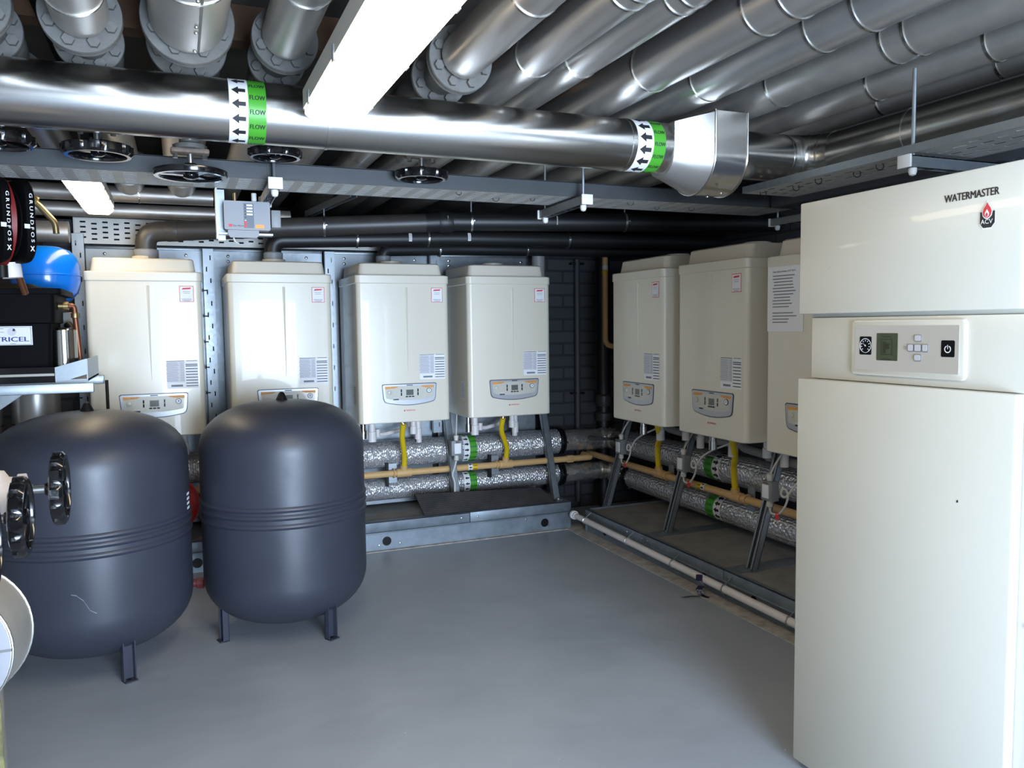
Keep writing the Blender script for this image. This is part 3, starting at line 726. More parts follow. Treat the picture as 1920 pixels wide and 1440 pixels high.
# ------------------------------------------------------------------ boilers
BW, BH, BD = .505, .79, .47
def outline(w, d, r, y0=0., rb=.006, n=6):
    """plan of a casing: rounded front corners, nearly square back corners"""
    pts = []
    for cx, cy, rr, a in ((w/2-r, y0+r, r, 270), (w/2-rb, y0+d-rb, rb, 0), (-w/2+rb, y0+d-rb, rb, 90), (-w/2+r, y0+r, r, 180)):
        for i in range(n+1):
            t = math.radians(a+90*i/n); pts.append((cx+rr*math.cos(t), cy+rr*math.sin(t)))
    return pts
def make_boiler():
    t = thing('wall_boiler', '', 'boiler', (0, 0, 0), 0, 'wall-hung boilers')
    c = MB(); zt = BH-.045
    c.rings([[V((x, y, z)) for x, y in outline(BW-2*i, BD-i, .026, i)] for i, z in ((.004, 0.), (0, .004), (0, zt))], 'cream')
    c.box(-.001, .001, .06, .0601, .1, .101, 'cream')
    c.build('casing', t)
    l = MB(); e = .004
    l.rings([[V((x, y, z)) for x, y in outline(BW+2*i, BD+i, .028, -i)] for i, z in ((0, zt-.001), (e, zt+.003), (e, BH-.004), (0, BH))], 'cream')
    l.build('top_rim', t)
    h = MB()
    h.rings([[V((x, y, z)) for x, y in outline(BW-2*i, BD-j, .03, j)] for i, j, z in ((.022, .03, BH-.001), (.03, .04, BH+.06), (.036, .048, BH+.066))], 'cream_hood')
    h.build('top_hood', t)
    for x, r in ((-.15, .045), (0.02, .09), (.17, .04)):
        MB().lathe([(r, 0), (r*.97, .006), (r*.8, .008)], (x, .27, BH+.064), (0, 0, 1), 'cream_hood', 28).build('hood_cap', t)
    cr = MB(); k = .015
    cr.raw([V((k-.007, 0, zt-.02)), V((k+.007, 0, zt-.02)), V((k, -.0035, zt-.02)), V((k-.0012, 0, .275)), V((k+.0012, 0, .275)), V((k, -.001, .275))],
           [(0, 2, 5, 3), (2, 1, 4, 5), (0, 1, 2), (3, 5, 4)], 'cream'); cr.build('front_ridge', t)
    # small red-bordered sticker
    a = MB(); f1, f2, f3 = on_y(-.0008, .185, .685), on_y(-.0014, .185, .685), on_y(-.002, .185, .685)
    R = lambda w, h, x=0, y=0: [(x-w/2, y-h/2), (x+w/2, y-h/2), (x+w/2, y+h/2), (x-w/2, y+h/2)]
    a.sheet(R(.064, .078), f1, 'red'); a.sheet(R(.059, .073), f2, 'paper')
    a.sheet([(-.021, .021), (.017, .023), (.022, .031), (-.016, .029)], f3, 'red')
    for z, w in ((.012, .034), (.004, .03), (-.024, .044), (-.029, .044), (-.0335, .03)): a.sheet(R(w, .0016, 0, z), f3, 'ink_grey')
    a.build('sticker', t, fix=False)
    # printed instruction sheet
    a = MB(); f1, f2, f3 = on_y(-.0008, .152, .297), on_y(-.0014, .152, .297), on_y(-.002, .152, .297)
    a.sheet(R(.142, .136), f1, 'paper')
    a.sheet(R(.08, .1, -.03, .013), f2, 'paper_grey')
    a.sheet(R(.08, .0022, -.03, .0655), f3, 'ink'); a.sheet(R(.05, .0022, .044, .0655), f3, 'ink')
    for k in range(14): a.sheet(R(.046+.02*((k*7) % 3)/3, .0014, -.045, .056-k*.0066), f3, 'ink_grey'); a.sheet(R(.018, .0014, -.001, .056-k*.0066), f3, 'ink_grey')
    for k in range(9): a.sheet(R(.054, .0036, .042, (.048 if k == 0 else .054)-k*.0138), f3, 'ink')
    a.sheet(R(.052, .0095, -.026, -.054), f3, 'ink_grey')
    a.build('instruction_sheet', t, fix=False)
    # control panel
    px, pz = .022, .152
    def pl(sx, sy, drop=0.):
        o = [(-.152*sx, .052*sy), (-.145*sx, .058*sy), (.145*sx, .058*sy), (.152*sx, .052*sy)]
        o += [(.146*sx, -.02*sy), (.14*sx, -.037*sy), (.13*sx, -.044*sy)]
        for i in range(1, 12):
            u = 1-2*i/12; o.append((.13*sx*u, (-.044-.016*(1-u*u))*sy))
        o += [(-.13*sx, -.044*sy), (-.14*sx, -.037*sy), (-.146*sx, -.02*sy)]
        return o
    p = MB(); U, W_ = (1, 0, 0), (0, 0, 1)
    p.prism(pl(1, 1), (px, 0, pz), U, W_, (0, -.003, 0), 'panel_rim'); p.prism(pl(.975, .93), (px, 0, pz), U, W_, (0, -.0045, 0), 'silver')
    po = p.build('control_panel', t)
    fc = MB(); f = on_y(-.0052, px, pz)
    fo = [(-.136, .045), (.136, .045), (.13, -.016)] + [(.12*(1-2*i/10), -.021-.011*(1-(1-2*i/10)**2)) for i in range(11)] + [(-.13, -.016)]
    fc.sheet(fo, f, 'white')
    fb = on_y(-.0058, px, pz)
    for s in (-1, 1):
        fc.sheet([(s*.136, .045), (s*.062, .045), (s*.068, .038), (s*.085, .034), (s*.135, .031)], fb, 'orange')
    for x0 in (-.1, .09):
        for k in range(3): fc.sheet([(x0+k*.011-.002, .037), (x0+k*.011+.002, .037), (x0+k*.011, .042)], on_y(-.0064, px, pz), 'ink_grey')
    fc.sheet(R(.034, .005, 0, .049), fb, 'panel_rim')
    fc.sheet(R(.03, .006, -.077, -.026), fb, 'ink'); fc.sheet(R(.028, .004, -.077, -.017), fb, 'paper_grey')
    fc.build('panel_face', po, fix=False)
    MB().prism(R(.04, .03, 0, .01), (px, -.0052, pz), U, W_, (0, -.0015, 0), 'lcd').build('display', po)
    for x in (-.047, .045):
        for z in (.020, .001): MB().prism(R(.0065, .016, x, z), (px, -.0052, pz), U, W_, (0, -.002, 0), 'black').build('button', po)
    for x in (-.017, 0, .017): MB().prism(R(.013, .006, x, -.0125), (px, -.0052, pz), U, W_, (0, -.002, 0), 'black').build('button', po)
    g = MB(); g.prism(circle(.0135, 20, .107, .017), (px, -.0052, pz), U, W_, (0, -.003, 0), 'panel_rim'); g.prism(circle(.0105, 20, .107, .017), (px, -.0082, pz), U, W_, (0, -.0005, 0), 'paper')
    g.prism([(.104, .015), (.11, .015), (.108, .025)], (px, -.0087, pz), U, W_, (0, -.0003, 0), 'ink'); g.build('pressure_gauge', po)
    kb = MB(); kb.prism(circle(.012, 20, -.11, .012), (px, -.0052, pz), U, W_, (0, -.006, 0), 'white', .002); kb.build('dial', po)
    lg = MB(); lg.text('IMMERGAS', .0105, lambda u, v: V((px+.004+u, -.001, .064+v)), 'red', bold=.02); lg.sheet(R(.007, .008, px-.030, .064), on_y(-.001), 'red')
    lg.build('maker_mark', t, fix=False)
    # connections under the casing
    for x, y, L, m, r in ((-.2, .17, .10, 'chrome', .016), (-.135, .24, .13, 'pvc', .019), (.105, .24, .10, 'pvc', .016), (.15, .3, .14, 'pvc', .016), (.03, .2, .03, 'brass', .014)):
        MB().lathe([(r, 0), (r, -L*.55), (r*1.25, -L*.56), (r*1.25, -L)], (x, y, .002), (0, 0, 1), m, 18).build('pipe_stub', t)
    sp = MB(); sp.lathe([(.06, 0), (.06, .03), (.055, .032)], (.0, .26, BH+.06), (0, 0, 1), 'cream_hood', 28); sp.build('flue_collar', t)
    rr = MB(); f = lambda u, v: V((-BW/2-.0008, .10-u, .15+v))
    rr.sheet(R(.06, .1), f, 'paper')
    f4 = lambda u, v: V((-BW/2-.0014, .10-u, .15+v))
    for k in range(9): rr.sheet(R(.05, .002, 0, .04-k*.01), f4, 'ink_grey')
    rr.build('rating_plate', t, fix=False)
    return t
b0 = make_boiler()
BA = [(-.136, .738, 'cream wall boiler at the left end, next to the blue vessel'),
      (.489, .736, 'cream wall boiler directly behind the right dark vessel'),
      (1.124, .7375, 'cream wall boiler third from the left in the back row'),
      (1.738, .7385, 'cream wall boiler at the right end of the back row, beside black brick')]
BB = [(3.613, .737, 'cream wall boiler in the corner end of the right row, beside the ochre drop pipe'),
      (2.984, .737, 'cream wall boiler in the middle of the right row'),
      (2.362, .725, 'cream wall boiler with a typed notice, half hidden by the tall cabinet')]
first = True
boil = {}
for i, (x, z, lb) in enumerate(BA):
    b = b0 if first else copy_tree(b0); first = False
    b.location = (x, 4.19, z); b['label'] = lb; boil['A%d' % i] = b
for i, (y, z, lb) in enumerate(BB):
    b = copy_tree(b0); b.location = (2.21, y, z); b.rotation_euler = (0, 0, -PI/2); b['label'] = lb; boil['B%d' % i] = b
# row B has no sticker on the last one
for ch in kids(boil['B2']):
    if ch.name.startswith('sticker'): bpy.data.objects.remove(ch)
# typed notice on the last boiler
nt_ = MB(); f = lambda u, v, d=0: V((2.21-.0025-d, 2.595-u, 1.36+v))
W0, H0 = .2, .275
nt_.prism([(0, 0), (W0, 0), (W0, H0), (0, H0)], (2.2085, 2.6, 1.215), (0, -1, 0), (0, 0, 1), (-.0012, 0, 0), 'paper')
lines = ['New Library Boilers OCT 2019', '1.  Time of operation only I/us email', '2.  When I am first water from BMS', '     panel. When that brings up boilers', '     of 3 sequence to best of capacities', '3.  Hear call icon to view BMS panel', '4.  +/- Sections determined via boilers', '     viewed sequence schedule. Pull card', '     and alert boiler / see below 1', '5.  One sign = Boiler Standard', '6.  __ Sign = Boiler Pump Running', '7.  One sign = Boiler Firing', '', 'If unlocked panel firing on boilers', 'then hold C to reset and commence to shut', 'boiler system lifts out down', 'Contact 0000 FOR JURISDICT']
for k, s_ in enumerate(lines):
    if not s_: continue
    if k > 0 and k < 17:   # too small to read in the photo: fine bars of text
        v = 1.215+.232-k*.0122
        nt_.raw([V((2.2068, 2.6-u, v+w_)) for u, w_ in ((.03 if not s_.startswith('  ') else .036, -.002), (.03+len(s_.strip())*.0033, -.002), (.03+len(s_.strip())*.0033, .002), (.03 if not s_.startswith('  ') else .036, .002))], [(0, 1, 2, 3)], 'ink_grey')
nt_.text('New Library Boilers OCT 2019', .0098, lambda u, v: V((2.2068, 2.57-u, 1.215+.236+v)), 'ink', 'LEFT', bold=.01)
tag(nt_.build('notice', fix=False), 'typed instruction notice taped on the boiler beside the tall cabinet', 'notice')

# ------------------------------------------------------------------ back frame: panels, uprights, wall plate
for i, (x0, x1, lb) in enumerate(((-.43, .15, 'galvanised back sheet behind the first boiler at the left'), (.19, .80, 'galvanised back sheet behind the second boiler'), (.84, 1.45, 'galvanised back sheet behind the third boiler'), (1.49, 2.16, 'galvanised back sheet behind the fourth boiler'))):
    m_ = MB(); m_.box(x0, x1, 4.795, 4.803, .17, 1.70, 'galv'); m_.box(x0, x1, 4.785, 4.797, 1.685, 1.70, 'galv', .002)
    o = m_.build('back_sheet'); tag(o, lb, 'metal sheet', 'galvanised back sheets')
    for xx in (x0+.09, x1-.09):
        for zz in (1.66, 1.63):
            MB().lathe([(.009, 0), (.008, .004), (.002, .006)], (xx, 4.795, zz), (0, -1, 0), 'screw', 10).build('bolt_head', o)
def upright(x, w, z0, z1, lb, y=4.70):
    t = thing('slotted_upright', lb, 'frame upright', (x, y, z0), 0, 'slotted uprights of the boiler frame')
    rv = [-w/2, -w*.2-.003, -w*.2+.003, w*.2-.003, w*.2+.003, w/2]; n = int((z1-z0)/.062)
    ru = slots(n, .036, .026); m_ = MB()
    perforated(m_, lambda u, v, h: V((x+v, y+h, z0+u)), 0, 0, .0012, ru, rv, lambda i, j: i % 2 == 1 and j == (1 if (i//2) % 2 else 3), 'galv')
    m_.box(x-w/2-.002, x-w/2, y, y+.035, z0, z0+ru[-1], 'galv'); m_.box(x+w/2, x+w/2+.002, y, y+.035, z0, z0+ru[-1], 'galv')
    m_.build('slotted_post', t)
    for k in range(9):
        z = z0+.3+k*.14
        if z < z1-.1: 
            tm = MB(); tm.box(x-w/2-.01, x-w/2+.012, y-.005, y, z, z+.007, 'satin'); tm.box(x-w/2-.012, x-w/2-.004, y-.012, y, z-.003, z+.012, 'satin'); tm.build('cable_tie', t)
upright(-.455, .05, .60, 1.72, 'slotted upright with cable ties at the left end of the frame')
upright(.171, .05, .60, 1.70, 'slotted upright with cable ties between the first and second boilers')
upright(.828, .05, .60, 1.70, 'slotted upright with cable ties between the second and third boilers')
upright(1.46, .05, .60, 1.70, 'slotted upright with cable ties between the third and fourth boilers')
wp = thing('slotted_wall_plate', 'slotted metal plate along the wall above the back boiler row', 'cable tray', (.6, 4.72, 1.75))
m_ = MB(); ru = slots(42, .026, .026); rv = [0.]+[.011+.0088*k for k in range(13)]+[.128]
perforated(m_, lambda u, v, h: V((-.47+u, 4.735+h, 1.705+v)), 0, 0, .0012, ru, rv, lambda i, j: i % 2 == 1 and (j in ((2, 5, 8, 11) if (i//2) % 2 else (3, 6, 9, 12))), 'tray')
m_.build('slotted_base', wp)
MB().box(-.47, -.47+ru[-1], 4.722, 4.738, 1.833, 1.837, 'tray').build('side_flange', wp)
MB().box(-.473, -.47, 4.715, 4.738, 1.705, 1.837, 'tray').build('end_flange', wp)

# ------------------------------------------------------------------ plinths
pa = thing('boiler_plinth', 'low galvanised plinth with concrete top under the back boiler row', 'plinth', (.9, 4.6, 0))
MB().box(-1.2, 2.2, 4.385, 4.84, .02, .155, 'slab').build('top_slab', pa)
def rail_hole(mb, x0, x1, y, z0, z1, holes, m, t=.004, r=.026, ax='x', n=20):
    """channel web with round holes: cut into bays, each bay a plate with one hole"""
    xs = [x0]+[(holes[i]+holes[i+1])/2 for i in range(len(holes)-1)]+[x1]; zc = (z0+z1)/2
    P = (lambda u, z, d: V((u, y+d, z))) if ax == 'x' else (lambda u, z, d: V((y+d, u, z)))
    for h, a, b in zip(holes, xs[:-1], xs[1:]):
        out = []; inn = []
        for k in range(n):
            t_ = 2*PI*(k+.5)/n; c, s_ = math.cos(t_), math.sin(t_)
            inn.append((h+r*c, zc+r*s_))
            sc_ = min((b-h)/c if c > 1e-6 else 9e9, (a-h)/c if c < -1e-6 else 9e9, (z1-zc)/s_ if s_ > 1e-6 else 9e9, (z0-zc)/s_ if s_ < -1e-6 else 9e9)
            out.append((h+sc_*c, zc+sc_*s_))
        # exact corners
        for (cx, cz) in ((a, z0), (a, z1), (b, z0), (b, z1)):
            j = min(range(n), key=lambda q: abs((math.atan2(out[q][1]-zc, out[q][0]-h)-math.atan2(cz-zc, cx-h)+PI) % (2*PI)-PI)); out[j] = (cx, cz)
        for d in (0, t):
            vs = [P(*p, d) for p in out]+[P(*p, d) for p in inn]
            mb.raw(vs, [(k, (k+1) % n, n+(k+1) % n, n+k) for k in range(n)], m)
        vs = [P(*p, 0) for p in inn]+[P(*p, t) for p in inn]
        mb.raw(vs, [(k, (k+1) % n, n+(k+1) % n, n+k) for k in range(n)], m)
fr = MB(); rail_hole(fr, -1.2, 2.2, 4.365, .0, .10, [-.9, .05, 1.044, 2.025], 'galv_dull', .005)
fr.box(-1.2, 2.2, 4.372, 4.38, 0, .1, 'satin')
fr.build('front_rail', pa, fix=False)
MB().box(-1.2, 2.212, 4.352, 4.385, .098, .105, 'galv_dull', .002).build('rail_lip', pa)
u_ = MB(); u_.box(-1.2, 1.541, 4.37, 4.376, .105, .162, 'galv_dull', .001); u_.box(-1.2, 1.541, 4.37, 4.42, .157, .162, 'galv_dull', .001); u_.build('edge_angle', pa)
u_ = MB(); u_.box(1.545, 2.205, 4.368, 4.374, .105, .165, 'galv_dull', .001); u_.box(1.545, 2.205, 4.368, 4.42, .160, .165, 'galv_dull', .001); u_.box(2.2, 2.205, 4.37, 4.8, .0, .165, 'galv_dull'); u_.build('edge_angle', pa)
for x, z in ((1.0, .03), (1.12, .03), (2.17, .045), (1.49, .135), (1.59, .135), (2.17, .15), (1.9, .085), (2.05, .03)):
    MB().lathe([(.006, 0), (.005, .003), (.001, .004)], (x, 4.364, z), (0, -1, 0), 'screw', 10).build('bolt_head', pa)

pb = thing('boiler_plinth', 'low galvanised plinth with dusty concrete top under the right boiler row', 'plinth', (2.7, 3.2, 0))
MB().box(2.26, XR, 1.4, 4.235, .02, .132, 'slab').build('top_slab', pb)
fr = MB(); rail_hole(fr, 1.4, 4.235, 2.25, .0, .10, [1.75, 2.717, 3.071, 4.031], 'galv_dull', .005, ax='y')
fr.box(2.257, 2.262, 1.4, 4.235, 0, .1, 'satin')
fr.build('front_rail', pb, fix=False)
MB().box(2.225, 2.265, 1.4, 4.245, .088, .096, 'galv_dull', .002).build('rail_lip', pb)
for a, b in ((1.4, 2.905), (2.91, 3.568), (3.573, 4.24)):
    u_ = MB(); u_.box(2.235, 2.241, a, b, .096, .142, 'galv_dull', .001); u_.box(2.235, 2.262, a, b, .137, .142, 'galv_dull', .001)
    if b > 4: u_.box(2.235, 3.2, 4.235, 4.24, .0, .142, 'galv_dull')
    u_.build('edge_angle', pb)
for yy in (3.58, 2.90): MB().box(2.262, 2.75, yy-.05, yy+.05, .132, .1335, 'galv_dull').build('cross_strip', pb)
for y, z in ((3.6, .115), (3.54, .115), (2.93, .115), (2.87, .115), (3.75, .115), (3.35, .115)):
    MB().lathe([(.006, 0), (.005, .003), (.001, .004)], (2.235, y, z), (-1, 0, 0), 'screw', 10).build('bolt_head', pb)

# legs
def leg(label, foot, top, d):
    t = thing('frame_leg', label, 'frame leg', foot, 0, 'raking strut legs of the boiler frame')
    f, p = V(foot), V(top); ax = (p-f).normalized(); side = V(d); nrm = side.cross(ax).normalized(); mb = MB(); w, h, k = .021, .034, .003
    for q0, q1, n0, n1 in ((-w, w, 0, k), (-w, -w+k, 0, h), (w-k, w, 0, h), (-w, -w*.45, h-k, h), (w*.45, w, h-k, h)):
        vs = []
        for c in (f, p):
            for q, n_ in ((q0, n0), (q1, n0), (q1, n1), (q0, n1)): vs.append(c+side*q-nrm*n_)
        mb.raw(vs, [(0, 1, 2, 3), (7, 6, 5, 4), (0, 4, 5, 1), (1, 5, 6, 2), (2, 6, 7, 3), (3, 7, 4, 0)], 'galv')
    mb.build('strut_channel', t)
    b = MB(); b.box(f.x-.02-abs(nrm.x)*.02, f.x+.02+abs(nrm.x)*.02, f.y-.02-abs(nrm.y)*.02, f.y+.02+abs(nrm.y)*.02, f.z-.001, f.z+.006, 'galv'); b.build('foot_plate', t)
    MB().lathe([(.009, 0), (.009, .008), (.004, .009)], (f.x-.022*abs(side.y), f.y-.022*abs(side.x), f.z+.005), (0, 0, 1), 'screw', 6).build('foot_bolt', t)
    return t
leg('raking strut leg at the right end of the back row', (2.155, 4.46, .163), (2.155, 4.66, .74), (1, 0, 0))
leg('raking strut leg between third and fourth boilers, behind the rubber mat', (1.505, 4.46, .163), (1.505, 4.66, .74), (1, 0, 0))
leg('raking strut leg at the corner end of the right row', (2.42, 4.27, .134), (2.60, 4.27, .74), (0, 1, 0))
leg('raking strut leg in the middle of the right row', (2.405, 3.585, .1345), (2.585, 3.585, .74), (0, 1, 0))
leg('raking strut leg of the right row nearest the tall cabinet', (2.37, 2.86, .1345), (2.55, 2.86, .74), (0, 1, 0))

# foil-lagged pipes
def foil_pipe(label, pts, r, ax, mk, elbow=None, m='foil'):
    t = thing('foil_pipe', label, 'pipe', pts[0], 0, 'foil-lagged pipes under the boilers')
    MB().tube(pts, r, m, 36).build('foil_lagging', t)
    if mk: marker(t, *mk)
    return t
A_, AXN = (1, 0, 0), (0, -1, 0)
ta = foil_pipe('upper silver foil-lagged pipe under the back boiler row', [(-1.3, 4.70, .49), (2.27, 4.70, .492)], .082, 'x', ((0, 4.70, .4912), A_, AXN, .082, 1.60, 1.64, 1.64, 1.685, -1, 'FLOW', .036, .0165))
tb = foil_pipe('lower silver foil-lagged pipe under the back boiler row', [(-1.3, 4.70, .275), (2.27, 4.70, .278)], .064, 'x', ((0, 4.70, .2772), A_, AXN, .064, 1.607, 1.645, 1.645, 1.69, 1, 'FLOW', .036, .0165))
BF = (-1, 0, 0); BA_ = (0, -1, 0)
tc_ = foil_pipe('upper silver foil-lagged pipe under the right boiler row', [(2.68, 4.45, .485), (2.68, 1.5, .478)], .08, 'y', ((2.68, 0, .4815), BA_, BF, .08, -3.49, -3.43, -3.56, -3.49, -1, 'FLOW', .036, .0165))
td = foil_pipe('lower silver foil-lagged pipe under the right boiler row', [(2.68, 4.42, .265), (2.68, 1.5, .25)], .07, 'y', ((2.68, 0, .2595), BA_, BF, .07, -3.49, -3.43, -3.56, -3.49, 1, 'FLOW', .036, .0165))
for t, p in ((ta, (2.285, 4.70, .492)), (tb, (2.285, 4.70, .278)), (tc_, (2.68, 4.46, .486)), (td, (2.68, 4.43, .266))):
    d = (1, 0, 0) if p[1] == 4.70 else (0, 1, 0); rr = .085 if p[2] > .4 else .078
    fo = MB().lathe([(rr*.6, -.022), (rr, -.02), (rr*1.03, -.004), (rr*.9, -.001), (rr*.9, .001), (rr*1.03, .004), (rr, .02), (rr*.6, .022)], p, d, 'satin', 32).build('coupling', t)
    for k in range(6):
        a = 2*PI*k/6; u, w_ = frame(d); c = V(p)+(u*math.cos(a)+w_*math.sin(a))*rr*.92
        MB().tube([c-V(d)*.032, c+V(d)*.032], .006, 'screw', 6).build('bolt', fo)
def crumple(label, pts, r):
    mb = MB(); path = bend(pts, .3, 16); rr = [r*(1+.07*math.sin(i*2.3)+.04*math.sin(i*5.1)) for i in range(len(path))]
    mb.tube(path, rr, 'foil_crumple', 30); o = mb.build('foil_elbow', ang=60); tag(o, label, 'pipe', 'foil-wrapped corner elbows')
crumple('upper crumpled foil elbow joining both boiler rows in the corner', [(2.31, 4.70, .492), (2.68, 4.70, .49), (2.68, 4.485, .487)], .07)
crumple('lower crumpled foil elbow joining both boiler rows in the corner', [(2.31, 4.70, .278), (2.68, 4.70, .275), (2.68, 4.455, .268)], .06)
lv = thing('butterfly_valve_lever', 'black valve lever sticking out of the crumpled foil in the corner', 'valve lever', (2.56, 4.55, .5))
MB().prism([(0, -.012), (.1, -.007), (.19, .0), (.19, .016), (.1, .012), (0, .014)], (2.44, 4.56, .515), (.85, -.45, -.05), (0, 0, 1), (.01, .015, 0), 'satin', .003).build('lever', lv)
MB().cyl((2.605, 4.49, .51), (2.64, 4.53, .50), .024, 'satin', 16).build('lever_hub', lv)

# ochre gas pipes
gp = thing('gas_pipe', 'ochre gas pipe along the back row with yellow GAS tape', 'gas pipe', (1.2, 4.57, .392), 0, 'ochre gas pipes')
GY, GZ, GR = 4.575, .392, .0195
MB().tube(bend([(-1.2, GY, GZ), (2.46, GY, GZ), (2.46, GY+.12, GZ)], .03), GR, 'ochre', 20).build('pipe_run', gp)
MB().lathe([(GR*1.25, 0), (GR*1.3, .004), (GR*1.3, .04), (GR*1.2, .045)], (2.28, GY, GZ), (1, 0, 0), 'ochre', 6).build('union_nut', gp)
for x in (1.205, 1.855):
    MB().lathe([(GR*1.3, -.045), (GR*1.32, -.04), (GR*1.32, .04), (GR*1.3, .045)], (x, GY, GZ), (1, 0, 0), 'ochre', 20).build('tee', gp)
    MB().cyl((x, GY, GZ), (x, GY-.01, GZ+.045), .021, 'ochre', 18).build('tee_branch', gp)
    c = MB(); c.torus((x-.06, GY, GZ), (1, 0, 0), GR+.004, .005, 'ochre', 24, 8); c.build('pipe_clip', gp)
    b = MB(); b.box(x-.085, x-.035, GY+.025, GY+.03, GZ-.06, GZ+.055, 'galv'); b.box(x-.1, x-.085, GY+.02, GY+.05, GZ-.08, GZ+.06, 'satin'); b.build('clip_bracket', gp)
marker(gp, (0, GY, GZ), A_, AXN, GR, 1.605, 1.633, 1.633, 1.664, 1, 'GAS', .021, .014, 'gasyellow')
gq = thing('gas_pipe', 'ochre gas pipe sloping along the right row with a yellow GAS tape', 'gas pipe', (2.56, 3.4, .39), 0, 'ochre gas pipes')
GX = 2.545
MB().tube([(GX, 4.78, .385), (GX, 1.5, .386)], GR, 'ochre', 20).build('pipe_run', gq)
for y in (3.9, 3.21):
    MB().lathe([(GR*1.3, -.045), (GR*1.32, -.04), (GR*1.32, .04), (GR*1.3, .045)], (GX, y, .386), (0, 1, 0), 'ochre', 20).build('tee', gq)
    MB().cyl((GX, y, .386), (GX-.01, y, .43), .021, 'ochre', 18).build('tee_branch', gq)
    MB().torus((GX, y-.08, .386), (0, 1, 0), GR+.004, .005, 'ochre', 24, 8).build('pipe_clip', gq)
    MB().box(GX+.02, GX+.025, y-.11, y-.06, .33, .45, 'galv').build('clip_bracket', gq)
marker(gq, (GX, 0, .386), BA_, BF, GR, -3.485, -3.455, -3.52, -3.485, -1, 'GAS', .021, .014, 'gasyellow')
dp = thing('gas_drop_pipe', 'ochre vertical gas pipe dropping in the dark corner between the rows', 'gas pipe', (2.585, 4.6, 1.1))
MB().tube(bend([(2.582, 4.6, 1.80), (2.582, 4.6, 1.115), (2.75, 4.6, 1.10)], .05), .018, 'ochre', 18).build('pipe_run', dp)
for z, m in ((1.62, 'bronze'), (1.59, 'gasyellow')): MB().band((2.582, 4.6, z), (0, 0, 1), .0178, .028, .001, m, 20).build('tape', dp)

# yellow hoses
def hose(label, pts):
    o = MB().tube(bend(pts, .1, 8), .0155, 'yellow', 16).build('gas_hose')
    tag(o, label, 'gas hose', 'yellow gas hoses')
    a, b = V(pts[0]), V(pts[-1])
    MB().lathe([(.012, 0), (.012, .03)], a, (0, 0, 1), 'screw', 10).build('end_nut', o)
hose('yellow gas hose bending down from the third boiler to the ochre pipe', [(1.162, 4.40, .702), (1.163, 4.44, .63), (1.20, 4.53, .50), (1.205, 4.562, .436)])
hose('yellow gas hose bending down from the fourth boiler to the ochre pipe', [(1.772, 4.40, .702), (1.773, 4.44, .63), (1.85, 4.53, .50), (1.855, 4.562, .436)])
hose('yellow gas hose under the corner boiler of the right row', [(2.42, 3.74, .705), (2.45, 3.75, .62), (2.50, 3.86, .56), (2.535, 3.90, .43)])
hose('yellow gas hose under the middle boiler of the right row', [(2.42, 3.09, .705), (2.45, 3.10, .61), (2.50, 3.18, .55), (2.535, 3.21, .43)])

# white and grey waste pipes under the boilers
def waste(label, pts, r, m, fits=()):
    o = MB().tube(bend(pts, .04, 6), r, m, 16).build('waste_pipe'); tag(o, label, 'pipe', 'waste pipes under the boilers')
    for p, d in fits: MB().lathe([(r*1.25, -.022), (r*1.28, -.02), (r*1.28, .02), (r*1.25, .022)], p, d, m, 16).build('socket', o)
waste('white waste pipe under the third boiler, left of its yellow hose', [(1.06, 4.60, .655), (1.06, 4.60, .628), (1.10, 4.615, .622), (1.25, 4.63, .648), (1.255, 4.63, .74)], .0125, 'pvc', (((1.06, 4.6, .635), (0, 0, 1)), ((1.255, 4.63, .68), (0, 0, 1))))
waste('white waste pipe under the fourth boiler, left of its yellow hose', [(1.70, 4.60, .655), (1.70, 4.60, .628), (1.74, 4.615, .622), (1.86, 4.63, .645), (1.865, 4.63, .74)], .0125, 'pvc', (((1.70, 4.6, .635), (0, 0, 1)), ((1.865, 4.63, .68), (0, 0, 1))))
waste('white vertical pipe under the right side of the third boiler', [(1.315, 4.62, .75), (1.315, 4.62, .56)], .017, 'pvc')
waste('white vertical pipe under the right side of the fourth boiler', [(1.94, 4.62, .75), (1.94, 4.62, .56)], .017, 'pvc')
waste('grey waste pipe running beneath the corner boiler of the right row', [(2.56, 3.86, .76), (2.56, 3.86, .655), (2.56, 3.5, .64), (2.58, 3.3, .64)], .02, 'pvcgrey', (((2.56, 3.62, .645), (0, 1, 0)),))
waste('grey waste pipe running beneath the middle boiler of the right row', [(2.56, 3.2, .76), (2.56, 3.2, .635), (2.56, 2.8, .61), (2.56, 2.3, .6)], .02, 'pvcgrey', (((2.56, 2.98, .622), (0, 1, 0)),))

